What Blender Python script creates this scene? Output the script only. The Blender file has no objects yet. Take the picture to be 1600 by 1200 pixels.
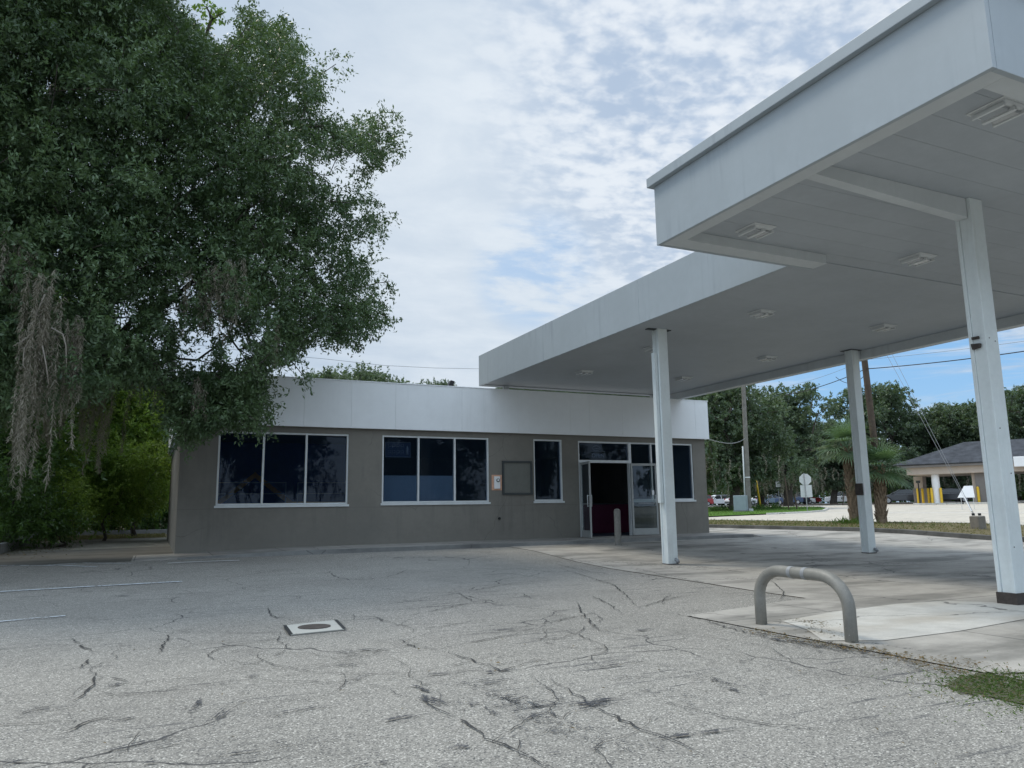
import bpy, bmesh, math, random
import numpy as np
from mathutils import Vector, Matrix

random.seed(7)
RNG = np.random.default_rng(11)
SC = bpy.context.scene
COL = SC.collection
rad = math.radians

# ------------------------------------------------------------------ camera model
F, YAW, PITCH, ROLL, HC = 1181.34, 0.439803, 0.162362, -0.0146045, 0.95
def cam_rows():
    cy, sy, cp, sp = math.cos(YAW), math.sin(YAW), math.cos(PITCH), math.sin(PITCH)
    f = np.array([sy*cp, cy*cp, sp]); r = np.array([cy, -sy, 0.0]); u = np.cross(r, f)
    cr, sr = math.cos(ROLL), math.sin(ROLL)
    return np.array([cr*r+sr*u, -sr*r+cr*u, f])
CM = cam_rows()
def ray(u, v): return CM.T @ np.array([(u-800)/F, (600-v)/F, 1.0])
def on_z(u, v, z):
    d = ray(u, v); t = (z-HC)/d[2]; return Vector((t*d[0], t*d[1], z))
def on_y(u, v, y):
    d = ray(u, v); t = y/d[1]; return Vector((t*d[0], y, HC+t*d[2]))
def on_x(u, v, x):
    d = ray(u, v); t = x/d[0]; return Vector((x, t*d[1], HC+t*d[2]))
def at(u, v, dist):
    d = ray(u, v); t = dist/math.hypot(d[0], d[1]); return Vector((t*d[0], t*d[1], HC+t*d[2]))
def project(P):
    c = (np.asarray(P)-np.array([0, 0, HC])) @ CM.T
    return np.stack([800+F*c[..., 0]/c[..., 2], 600-F*c[..., 1]/c[..., 2]], -1)
XB = [18, 30, 37, 47, 60, 90, 130, 400]; ZB = [0, .2, .39, .62, .76, .88, .94, 1.0]
YB = [12, 13.5, 16, 17.4]; ZY = [-.165, -.135, -.03, 0]
def gz(x, y): return float(np.interp(x, XB, ZB))+float(np.interp(y, YB, ZY))
def ground_at(u, v):
    d = ray(u, v); t = 1.0; step = .02
    while t < 500:
        p = np.array([0, 0, HC])+t*d
        if p[2] <= gz(p[0], p[1]): break
        t += step*max(1, t*.05)
    return Vector((p[0], p[1], gz(p[0], p[1])))
def along(u, dist):
    d = ray(u, 780); t = dist/math.hypot(d[0], d[1]); return Vector((t*d[0], t*d[1], gz(t*d[0], t*d[1])))

cam = bpy.data.cameras.new("camera"); camo = bpy.data.objects.new("camera", cam); COL.objects.link(camo)
camo.matrix_world = Matrix(((CM[0][0], CM[1][0], -CM[2][0], 0), (CM[0][1], CM[1][1], -CM[2][1], 0),
                            (CM[0][2], CM[1][2], -CM[2][2], HC), (0, 0, 0, 1)))
cam.sensor_width = 36; cam.lens = 36*F/1600; cam.clip_end = 3000; cam.clip_start = .05
SC.camera = camo
SC.view_settings.view_transform = 'Standard'
SC.view_settings.look = 'None'
SC.view_settings.exposure = .40
SC.view_settings.gamma = 1

# ------------------------------------------------------------------ node helpers
class NT:
    def __init__(s, tree): s.t = tree; s.n = tree.nodes; s.l = tree.links
    def add(s, typ, **kw):
        n = s.n.new(typ)
        for k, v in kw.items():
            if k.startswith('i_'):
                key = k[2:]
                key = int(key) if key.isdigit() else key.replace('_', ' ')
                s.put(n.inputs[key], v)
            else: setattr(n, k, v)
        return n
    def put(s, sock, v):
        if hasattr(v, 'is_linked') or isinstance(v, bpy.types.NodeSocket): s.l.new(v, sock)
        else: sock.default_value = v
    def math(s, op, a, b=0.0, c=None, clamp=False):
        n = s.n.new('ShaderNodeMath'); n.operation = op; n.use_clamp = clamp
        s.put(n.inputs[0], a); s.put(n.inputs[1], b)
        if c is not None: s.put(n.inputs[2], c)
        return n.outputs[0]
    def vmath(s, op, a, b=None):
        n = s.n.new('ShaderNodeVectorMath'); n.operation = op; s.put(n.inputs[0], a)
        if b is not None: s.put(n.inputs[1], b)
        return n.outputs['Value'] if op in ('DOT_PRODUCT', 'LENGTH') else n.outputs[0]
    def mix(s, fac, a, b, mode='MIX'):
        n = s.n.new('ShaderNodeMix'); n.data_type = 'RGBA'; n.blend_type = mode
        s.put(n.inputs[0], fac); s.put(n.inputs[6], a); s.put(n.inputs[7], b); return n.outputs[2]
    def ramp(s, fac, lo, hi, a=0.0, b=1.0):
        n = s.n.new('ShaderNodeMapRange'); n.interpolation_type = 'SMOOTHSTEP'
        s.put(n.inputs[0], fac); n.inputs[1].default_value = lo; n.inputs[2].default_value = hi
        n.inputs[3].default_value = a; n.inputs[4].default_value = b; return n.outputs[0]
    def noise(s, vec, scale, detail=4, rough=.55, dist=0.0):
        n = s.n.new('ShaderNodeTexNoise'); s.put(n.inputs['Vector'], vec)
        n.inputs['Scale'].default_value = scale; n.inputs['Detail'].default_value = detail
        n.inputs['Roughness'].default_value = rough; n.inputs['Distortion'].default_value = dist
        return n.outputs['Fac']
    def mapping(s, vec, scale=(1, 1, 1), rot=(0, 0, 0), loc=(0, 0, 0)):
        n = s.n.new('ShaderNodeMapping'); s.put(n.inputs[0], vec)
        n.inputs['Scale'].default_value = scale; n.inputs['Rotation'].default_value = rot; n.inputs['Location'].default_value = loc
        return n.outputs[0]
def c4(c): return (c[0], c[1], c[2], 1.0)
def new_mat(name):
    m = bpy.data.materials.new(name); m.use_nodes = True
    nt = NT(m.node_tree); b = m.node_tree.nodes['Principled BSDF']
    return m, nt, b
def geo_pos(nt): return nt.n.new('ShaderNodeNewGeometry').outputs['Position']
def simple(name, col, rough=.6, var=.12, scale=3.0, spec=.4, metal=0.0, bump=0.0, bscale=60.0, streak=None, obj=True):
    """plain painted / concrete / metal surface with two-scale mottling and optional vertical streak dirt"""
    m, nt, b = new_mat(name)
    P = nt.n.new('ShaderNodeTexCoord').outputs['Object'] if obj else geo_pos(nt)
    n1 = nt.noise(P, scale, 6, .6); n2 = nt.noise(P, scale*9, 3, .6)
    f = nt.math('ADD', nt.math('MULTIPLY', n1, .7), nt.math('MULTIPLY', n2, .3))
    f = nt.ramp(f, .32, .68)
    lo = tuple(x*(1-var) for x in col); hi = tuple(min(1, x*(1+var)) for x in col)
    c = nt.mix(f, c4(lo), c4(hi))
    if streak:
        sc, amt, scol = streak
        st = nt.noise(nt.mapping(P, (sc, sc, sc*.06)), 1.0, 5, .65)
        pt = nt.noise(P, .7, 3)
        k = nt.math('MULTIPLY', nt.ramp(st, .48, .72), nt.ramp(pt, .40, .62))
        c = nt.mix(nt.math('MULTIPLY', k, amt), c, c4(scol))
    nt.l.new(c, b.inputs['Base Color'])
    b.inputs['Roughness'].default_value = rough; b.inputs['Metallic'].default_value = metal
    b.inputs['Specular IOR Level'].default_value = spec
    if bump:
        bn = nt.n.new('ShaderNodeBump'); bn.inputs['Strength'].default_value = bump; bn.inputs['Distance'].default_value = .01
        nt.l.new(nt.noise(P, bscale, 5, .6), bn.inputs['Height']); nt.l.new(bn.outputs[0], b.inputs['Normal'])
    return m
def leaf_mat(name, col, col2, trans=.35, rough=.45, spec=.5):
    m, nt, b = new_mat(name)
    g = nt.n.new('ShaderNodeNewGeometry'); r = g.outputs['Random Per Island']
    cl = nt.noise(g.outputs['Position'], .8, 2)
    f = nt.math('ADD', nt.math('MULTIPLY', r, .5), nt.math('MULTIPLY', nt.ramp(cl, .38, .62), .5))
    c = nt.mix(f, c4(col), c4(col2))
    nt.l.new(c, b.inputs['Base Color']); b.inputs['Roughness'].default_value = rough
    b.inputs['Specular IOR Level'].default_value = spec
    tr = nt.add('ShaderNodeBsdfTranslucent'); nt.l.new(nt.mix(.5, c, (.16, .26, .03, 1), 'MIX'), tr.inputs[0])
    mx = nt.add('ShaderNodeMixShader'); mx.inputs[0].default_value = trans
    nt.l.new(b.outputs[0], mx.inputs[1]); nt.l.new(tr.outputs[0], mx.inputs[2])
    nt.l.new(mx.outputs[0], nt.n['Material Output'].inputs[0])
    return m
def glass_mat(name, tint, refl=1.0, film=.0):
    m, nt, b = new_mat(name); nt.n.remove(b)
    t0 = nt.add('ShaderNodeBsdfTransparent'); t0.inputs[0].default_value = c4(tint)
    df = nt.add('ShaderNodeBsdfDiffuse'); df.inputs[0].default_value = (.10, .20, .36, 1)      # tint film, its navy painted in to lift panes that reflect too black
    t = nt.add('ShaderNodeMixShader'); t.inputs[0].default_value = film; nt.l.new(t0.outputs[0], t.inputs[1]); nt.l.new(df.outputs[0], t.inputs[2])
    g = nt.add('ShaderNodeBsdfGlossy'); g.inputs['Roughness'].default_value = .015
    g.inputs[0].default_value = (.8, .9, 1, 1)
    fr = nt.add('ShaderNodeFresnel'); fr.inputs[0].default_value = 1.5
    mx = nt.add('ShaderNodeMixShader')
    nt.l.new(nt.math('MULTIPLY', fr.outputs[0], refl), mx.inputs[0])
    nt.l.new(t.outputs[0], mx.inputs[1]); nt.l.new(g.outputs[0], mx.inputs[2])
    nt.l.new(mx.outputs[0], nt.n['Material Output'].inputs[0])
    return m

# ------------------------------------------------------------------ world and sun
SUN_EL = 58.0; SUN_VEC = Vector((-.60, .80, 0)).normalized()
SUN_AZ = math.atan2(SUN_VEC.x, SUN_VEC.y)            # clockwise from +Y
world = bpy.data.worlds.new("World"); SC.world = world; world.use_nodes = True
nt = NT(world.node_tree); nt.n.clear()
out = nt.add('ShaderNodeOutputWorld')
sky = nt.add('ShaderNodeTexSky'); sky.sky_type = 'NISHITA'; sky.sun_disc = False
sky.sun_elevation = rad(SUN_EL); sky.sun_rotation = SUN_AZ
sky.air_density = 1.0; sky.dust_density = .6; sky.ozone_density = 1.5
D = nt.n.new('ShaderNodeTexCoord').outputs['Generated']
sep = nt.add('ShaderNodeSeparateXYZ'); nt.l.new(D, sep.inputs[0])
zc = nt.math('MAXIMUM', sep.outputs[2], .0)
den = nt.math('ADD', zc, .14)
cmb = nt.add('ShaderNodeCombineXYZ')
nt.l.new(nt.math('DIVIDE', sep.outputs[0], den), cmb.inputs[0]); nt.l.new(nt.math('DIVIDE', sep.outputs[1], den), cmb.inputs[1])
PL = cmb.outputs[0]
n_big = nt.noise(PL, .75, 5, .55, .4)
n_mid = nt.noise(nt.mapping(PL, (1.0, 1.4, 1), (0, 0, .5)), 3.2, 6, .62, .25)
n_puff = nt.noise(nt.mapping(PL, (1.0, 1.15, 1), (0, 0, .4), (3.1, .7, 0)), 19.0, 3, .5, .15)
# direction masks: right-high region of small puffs, right-low blue gap
def dirmask(u, v, lo, hi):
    c = ray(u, v); c = c/np.linalg.norm(c)
    return nt.ramp(nt.vmath('DOT_PRODUCT', D, tuple(c)), lo, hi)
puffm = dirmask(1300, 60, .89, .975)
bluem = dirmask(1520, 610, .945, .99)
bluem2 = dirmask(835, 425, .9955, .9996)
# cloud body brightness
body = nt.math('ADD', nt.math('MULTIPLY', n_big, .55), nt.math('MULTIPLY', n_mid, .55))
body = nt.ramp(body, .36, .74)
grey = nt.mix(body, (.35, .435, .545, 1), (.45, .525, .61, 1))
grey = nt.mix(dirmask(860, 300, .90, .995), grey, nt.mix(body, (.47, .54, .62, 1), (.59, .645, .70, 1)))
puffv = nt.ramp(nt.math('ADD', nt.math('MULTIPLY', n_puff, .50), nt.math('MULTIPLY', n_mid, .50)), .38, .60)
puffc = nt.mix(puffv, (.34, .425, .55, 1), (.61, .655, .71, 1))
cloudc = nt.mix(nt.math('MULTIPLY', puffm, .95), grey, puffc)
cov = nt.math('SUBTRACT', 1.0, nt.math('MULTIPLY', bluem2, nt.ramp(n_mid, .62, .42, 0, .45)))
# streaky wisps where the sky opens
n_st = nt.noise(nt.mapping(D, (1.6, 1.6, 15), (0, 0, 0)), 2.6, 6, .6, .6)
wisp = nt.ramp(n_st, .47, .66)
cov = nt.math('MULTIPLY', cov, nt.mix(bluem, (1, 1, 1, 1), wisp))
bg1 = nt.add('ShaderNodeBackground'); nt.l.new(nt.mix(.55, sky.outputs[0], (1.7, 4.1, 7.4, 1)), bg1.inputs[0]); bg1.inputs[1].default_value = .1
# added fill: cloud deck raised overhead and behind the camera to lift shaded faces
back = nt.ramp(nt.vmath('DOT_PRODUCT', D, (-math.sin(YAW)*.9, -math.cos(YAW)*.9, .42)), .05, .75, 0, 1.15)
zen = nt.ramp(sep.outputs[2], .66, .95, 0, 1.0)
bg2 = nt.add('ShaderNodeBackground'); nt.l.new(cloudc, bg2.inputs[0]); nt.l.new(nt.math('ADD', 1.0, nt.math('MAXIMUM', back, zen)), bg2.inputs[1])
mx = nt.add('ShaderNodeMixShader'); nt.l.new(cov, mx.inputs[0]); nt.l.new(bg1.outputs[0], mx.inputs[1]); nt.l.new(bg2.outputs[0], mx.inputs[2])
nt.l.new(mx.outputs[0], out.inputs[0])
sl = bpy.data.lights.new("sun", 'SUN'); sl.energy = 1.65; sl.angle = rad(16); sl.color = (1, .93, .80)
so = bpy.data.objects.new("sun", sl); COL.objects.link(so)
sdir = Vector((SUN_VEC.x*math.cos(rad(SUN_EL)), SUN_VEC.y*math.cos(rad(SUN_EL)), math.sin(rad(SUN_EL))))
so.rotation_euler = sdir.to_track_quat('Z', 'Y').to_euler(); so.location = (0, 0, 40)

# ------------------------------------------------------------------ object helpers
def tag(o, label=None, cat=None, group=None, kind=None):
    if label: o['label'] = label
    if cat: o['category'] = cat
    if group: o['group'] = group
    if kind: o['kind'] = kind
    return o
def thing(name, label, cat, loc=(0, 0, 0), group=None, rz=0.0):
    o = bpy.data.objects.new(name, None); COL.objects.link(o); o.location = loc; o.rotation_euler = (0, 0, rz)
    o.empty_display_size = .2
    return tag(o, label, cat, group)
def root_of(o):
    while o.parent: o = o.parent
    return o
def kids(o): return [c for c in COL.objects if c.parent == o]
def copy_tree(o, parent=None):
    c = o.copy(); COL.objects.link(c); c.parent = parent
    for k in kids(o): copy_tree(k, c)
    return c
class MB:
    def __init__(s): s.v = []; s.f = []
    def add(s, vs, fs):
        b = len(s.v); s.v += [tuple(x) for x in vs]; s.f += [tuple(i+b for i in f) for f in fs]; return s
    def box(s, x0, y0, z0, x1, y1, z1):
        if x0 > x1: x0, x1 = x1, x0
        if y0 > y1: y0, y1 = y1, y0
        if z0 > z1: z0, z1 = z1, z0
        return s.add([(x0, y0, z0), (x1, y0, z0), (x1, y1, z0), (x0, y1, z0), (x0, y0, z1), (x1, y0, z1), (x1, y1, z1), (x0, y1, z1)],
                     [(0, 3, 2, 1), (4, 5, 6, 7), (0, 1, 5, 4), (1, 2, 6, 5), (2, 3, 7, 6), (3, 0, 4, 7)])
    def prism(s, poly, z0, z1):
        n = len(poly); zf = z1 if callable(z1) else (lambda x, y: z1); z0f = z0 if callable(z0) else (lambda x, y: z0)
        vs = [(x, y, z0f(x, y)) for x, y in poly]+[(x, y, zf(x, y)) for x, y in poly]
        return s.add(vs, [tuple(range(n-1, -1, -1)), tuple(range(n, 2*n))]+[(i, (i+1) % n, n+(i+1) % n, n+i) for i in range(n)])
    def profile(s, pts, o, a, b, w, t0, t1):
        """closed 2-D outline pts in plane (a,b) at origin o, extruded along w from t0 to t1"""
        n = len(pts); o, a, b, w = map(Vector, (o, a, b, w))
        vs = [o+a*p+b*q+w*t0 for p, q in pts]+[o+a*p+b*q+w*t1 for p, q in pts]
        return s.add(vs, [tuple(range(n-1, -1, -1)), tuple(range(n, 2*n))]+[(i, (i+1) % n, n+(i+1) % n, n+i) for i in range(n)])
    def tube(s, pts, r, n=10, cap=True):
        pts = [Vector(p) for p in pts]; rs = r if isinstance(r, (list, tuple)) else [r]*len(pts)
        up = None; rings = []
        for i, p in enumerate(pts):
            t = (pts[min(i+1, len(pts)-1)]-pts[max(i-1, 0)])
            t = t.normalized() if t.length > 1e-9 else Vector((0, 0, 1))
            if up is None:
                up = t.orthogonal().normalized()
            up = (up-t*up.dot(t)); up = up.normalized() if up.length > 1e-6 else t.orthogonal().normalized()
            b = t.cross(up)
            rings.append([p+(up*math.cos(2*math.pi*k/n)+b*math.sin(2*math.pi*k/n))*rs[i] for k in range(n)])
        vs = [q for ring in rings for q in ring]; fs = []
        for i in range(len(pts)-1):
            for k in range(n):
                fs.append((i*n+k, i*n+(k+1) % n, (i+1)*n+(k+1) % n, (i+1)*n+k))
        if cap: fs += [tuple(range(n-1, -1, -1)), tuple((len(pts)-1)*n+k for k in range(n))]
        return s.add(vs, fs)
    def build(s, name, mat, parent=None, loc=None, smooth=False, bevel=0.0, seg=2, auto=None):
        me = bpy.data.meshes.new(name)
        if parent is not None: off = root_of(parent).location
        elif loc is not None: off = Vector(loc)
        else: off = Vector((0, 0, 0))
        me.from_pydata([(x-off[0], y-off[1], z-off[2]) for x, y, z in s.v], [], s.f)
        bm = bmesh.new(); bm.from_mesh(me); bmesh.ops.recalc_face_normals(bm, faces=bm.faces); bm.to_mesh(me); bm.free()
        me.materials.append(mat)
        if smooth:
            me.polygons.foreach_set('use_smooth', [True]*len(me.polygons))
            if auto: me.set_sharp_from_angle(angle=rad(auto))
        o = bpy.data.objects.new(name, me); COL.objects.link(o)
        if parent is not None: o.parent = parent
        elif loc is not None: o.location = loc
        if bevel:
            md = o.modifiers.new('bevel', 'BEVEL'); md.width = bevel; md.segments = seg; md.limit_method = 'ANGLE'; md.angle_limit = rad(40)
        return o

# leaves as numpy batches
def unit(a): return a/np.maximum(1e-9, np.linalg.norm(a, axis=-1, keepdims=True))
def quads_mesh(name, V, mat, parent=None, loc=None, smooth=False):
    """V: (n,4,3) quads"""
    n = len(V); me = bpy.data.meshes.new(name)
    off = np.array(root_of(parent).location if parent is not None else (loc or (0, 0, 0)))
    me.vertices.add(n*4); me.loops.add(n*4); me.polygons.add(n)
    me.vertices.foreach_set('co', (V.reshape(-1, 3)-off).astype(np.float32).ravel())
    me.loops.foreach_set('vertex_index', np.arange(n*4, dtype=np.int32))
    me.polygons.foreach_set('loop_start', np.arange(0, n*4, 4, dtype=np.int32))
    me.update(calc_edges=True); me.validate()
    me.materials.append(mat)
    o = bpy.data.objects.new(name, me); COL.objects.link(o)
    if parent is not None: o.parent = parent
    elif loc is not None: o.location = loc
    return o
def leaf_quads(P, Dr, N, L, W, fold=.15):
    Dr = unit(Dr); B = unit(np.cross(Dr, N)); Nn = np.cross(B, Dr)
    L = np.asarray(L).reshape(-1, 1); W = np.asarray(W).reshape(-1, 1)
    return np.stack([P-Dr*L*.5, P+B*W*.5+Nn*W*fold, P+Dr*L*.5, P-B*W*.5+Nn*W*fold], 1)
def clump_leaves(clumps, rng, tw_per_m2=26, lv=18, twig=.38, L=.10, W=.042, droop=.15, keep=None, jit=.05, kmin=4):
    T = []; O = []
    for c, r in clumps:
        k = max(kmin, int(tw_per_m2*4*r*r)); d = unit(rng.normal(size=(k, 3)))
        rr = r*(.25+.75*rng.random((k, 1))**.55)
        T.append(np.array(c)+d*rr*np.array([1, 1, .78])); O.append(d)
    T = np.concatenate(T); O = np.concatenate(O)
    if keep is not None:
        m = keep(T); T, O = T[m], O[m]
    td = unit(O*.75+rng.normal(size=O.shape)*.55+np.array([0, 0, -droop]))
    n = len(T); t = rng.random((n, lv, 1))
    ln = twig*(.5+.9*rng.random((n, 1, 1)))
    P = T[:, None]+td[:, None]*(t*ln)+rng.normal(size=(n, lv, 3))*jit
    Dr = unit(td[:, None]*.6+rng.normal(size=(n, lv, 3))*.6+np.array([0, 0, -droop]))
    N = unit(rng.normal(size=(n, lv, 3))*.65+np.array([0, 0, .8]))
    s = (.65+.7*rng.random((n*lv,)))
    return leaf_quads(P.reshape(-1, 3), Dr.reshape(-1, 3), N.reshape(-1, 3), L*s, W*s)
def branch_mesh(base, top, clumps, r0, rng, taper=.55, tip=.012, forks=None):
    """trunk from base to top, then limbs joining every clump to the growing skeleton"""
    mb = MB(); base, top = Vector(base), Vector(top)
    nodes = [base.lerp(top, k/5)+Vector((rng.normal()*.06, rng.normal()*.06, 0))*k for k in range(6)]
    par = [-1, 0, 1, 2, 3, 4]
    order = sorted(clumps, key=lambda c: (Vector(c[0])-top).length)
    for c, r in order:
        p = Vector(c); best = None
        for i in range(3, len(nodes)):
            q = nodes[i]; d = (p-q).length+.35*abs((q-top).length-(p-top).length*.55)
            if best is None or d < best[0]: best = (d, i)
        i = best[1]; q = nodes[i]
        mid = q.lerp(p, .5)+Vector((rng.normal()*.12, rng.normal()*.12, .12+rng.normal()*.1))*min(1.5, (p-q).length*.25)
        nodes.append(mid); par.append(i); nodes.append(p); par.append(len(nodes)-2)
    w = [1.0]*len(nodes)
    for i in range(len(nodes)-1, 0, -1): w[par[i]] += w[i]
    wm = w[0]
    R = [max(tip, r0*(x/wm)**taper) for x in w]
    mb.tube(nodes[:6], [max(R[0]*1.0, r0)*(1.25 if k == 0 else 1.0-.05*k) for k in range(6)], 12)
    for i in range(6, len(nodes)):
        a, b = nodes[par[i]], nodes[i]
        mb.tube([a, b], [min(R[par[i]], R[i]*1.6), R[i]], 6 if R[i] < .06 else 9)
    return mb
def moss_quads(points, rng, strands=60, length=1.5, spread=.15, w=.012, seg=7, curl=.035):
    """hanging beards: wandering core strands fringed with short crooked tufts; points are (x,y,z,length)"""
    Q = []
    for (x, y, z, ln) in points:
        cores = max(2, int(strands/28))
        for c in range(cores):
            p0 = np.array([x, y, z])+rng.normal(size=3)*np.array([spread, spread, spread*.8]); l = ln*(.35+.65*rng.random() if c else 1)
            wob = rng.normal(size=(4, 2))*spread*.28; m = max(6, int(l/.028)); per = 4
            for i in range(m):
                t = i/m; k = t*3; a = int(k); f = k-a
                off = wob[a]*(1-f)+wob[min(3, a+1)]*f
                q = p0+np.array([off[0], off[1], -l*t]); wid = spread*.42*(1-.55*t)*(.55+.6*abs(math.sin(t*9+c)))
                for _ in range(per):
                    d = rng.normal(size=3)*np.array([1, 1, .35]); s0 = q+d*wid*.35
                    L_ = .04+.08*rng.random(); dr = unit(d*np.array([.6, .6, .3])+np.array([0, 0, -1.0])); mid = s0+dr*L_*.5+rng.normal(size=3)*.012; e = mid+unit(dr+rng.normal(size=3)*.7)*L_*.5
                    ang = rng.random()*6.28; wd = np.array([math.cos(ang), math.sin(ang), 0])*w*.5
                    Q.append([s0-wd, s0+wd, mid+wd, mid-wd]); Q.append([mid-wd, mid+wd, e+wd*.2, e-wd*.2])
    return np.array(Q)

def sheet(name, poly, mat, dz=0.0, kind='structure', extra=(), parent=None):
    """flat ground sheet that follows the lie of the land exactly (split along the slope breaks)"""
    bm = bmesh.new(); vs = [bm.verts.new((x, y, 0)) for x, y in poly]; bm.faces.new(vs)
    for x in XB:
        g = bm.verts[:]+bm.edges[:]+bm.faces[:]
        bmesh.ops.bisect_plane(bm, geom=g, plane_co=(x, 0, 0), plane_no=(1, 0, 0))
    for y in YB:
        g = bm.verts[:]+bm.edges[:]+bm.faces[:]
        bmesh.ops.bisect_plane(bm, geom=g, plane_co=(0, y, 0), plane_no=(0, 1, 0))
    for v in bm.verts: v.co.z = gz(v.co.x, v.co.y)+dz
    bmesh.ops.triangulate(bm, faces=[f for f in bm.faces if len(f.verts) > 4])
    bmesh.ops.recalc_face_normals(bm, faces=bm.faces)
    for f in bm.faces:
        if f.normal.z < 0: f.normal_flip()
    me = bpy.data.meshes.new(name); bm.to_mesh(me); bm.free(); me.materials.append(mat)
    o = bpy.data.objects.new(name, me); COL.objects.link(o); o['kind'] = kind
    return o

# ------------------------------------------------------------------ materials
def asphalt_mat():
    m, nt, b = new_mat('worn_asphalt'); P = geo_pos(nt)
    vo = nt.add('ShaderNodeTexVoronoi'); nt.l.new(P, vo.inputs['Vector']); vo.inputs['Scale'].default_value = 135; vo.inputs['Randomness'].default_value = 1
    grain = nt.add('ShaderNodeSeparateColor'); nt.l.new(vo.outputs['Color'], grain.inputs[0]); g = grain.outputs[0]
    fine = nt.noise(P, 45, 4, .75)
    base = nt.mix(nt.ramp(nt.math('ADD', nt.math('MULTIPLY', g, .6), nt.math('MULTIPLY', fine, .4)), .25, .75), (.195, .188, .172, 1), (.36, .345, .312, 1))
    base = nt.mix(nt.ramp(g, .91, .96), base, (.60, .58, .53, 1))
    base = nt.mix(nt.ramp(g, .10, .04), base, (.09, .09, .09, 1))
    big = nt.noise(P, .35, 5, .6); mid = nt.noise(P, 1.7, 5, .6)
    base = nt.mix(nt.ramp(big, .35, .68), base, nt.mix(1.0, base, (.84, .84, .84, 1), 'MULTIPLY'))
    base = nt.mix(nt.ramp(mid, .56, .74), base, nt.mix(1.0, base, (.80, .80, .80, 1), 'MULTIPLY'))
    # scrape marks: long in X (the direction cars cross the lot)
    st = nt.noise(nt.mapping(P, (.6, 9.0, 1), (0, 0, .06)), 1.9, 6, .68)
    st2 = nt.noise(P, .5, 3, .5)
    k = nt.math('MULTIPLY', nt.ramp(st, .575, .64), nt.ramp(st2, .40, .56))
    k = nt.math('MULTIPLY', k, nt.ramp(nt.noise(P, 40, 2), .30, .55))
    base = nt.mix(nt.math('MULTIPLY', k, .8), base, (.06, .062, .067, 1))
    # fine crazing
    wp = nt.add('ShaderNodeTexNoise'); nt.l.new(P, wp.inputs['Vector']); wp.inputs['Scale'].default_value = 1.3; wp.inputs['Detail'].default_value = 4
    wv = nt.vmath('ADD', P, nt.vmath('MULTIPLY', wp.outputs['Color'], (.55, .55, .55)))
    cr = nt.add('ShaderNodeTexVoronoi', feature='DISTANCE_TO_EDGE'); nt.l.new(nt.mapping(wv, (.8, 1.1, 1)), cr.inputs['Vector']); cr.inputs['Scale'].default_value = .62
    ck = nt.math('MULTIPLY', nt.ramp(cr.outputs['Distance'], .0065, .002), nt.ramp(nt.noise(P, .42, 3), .47, .56))
    base = nt.mix(nt.math('MULTIPLY', ck, .85), base, (.045, .045, .047, 1))
    nt.l.new(base, b.inputs['Base Color']); b.inputs['Roughness'].default_value = .82; b.inputs['Specular IOR Level'].default_value = .25
    bn = nt.add('ShaderNodeBump'); bn.inputs['Strength'].default_value = .45; bn.inputs['Distance'].default_value = .004
    nt.l.new(nt.math('SUBTRACT', nt.math('ADD', g, fine), nt.math('MULTIPLY', ck, 2)), bn.inputs['Height']); nt.l.new(bn.outputs[0], b.inputs['Normal'])
    return m
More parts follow.
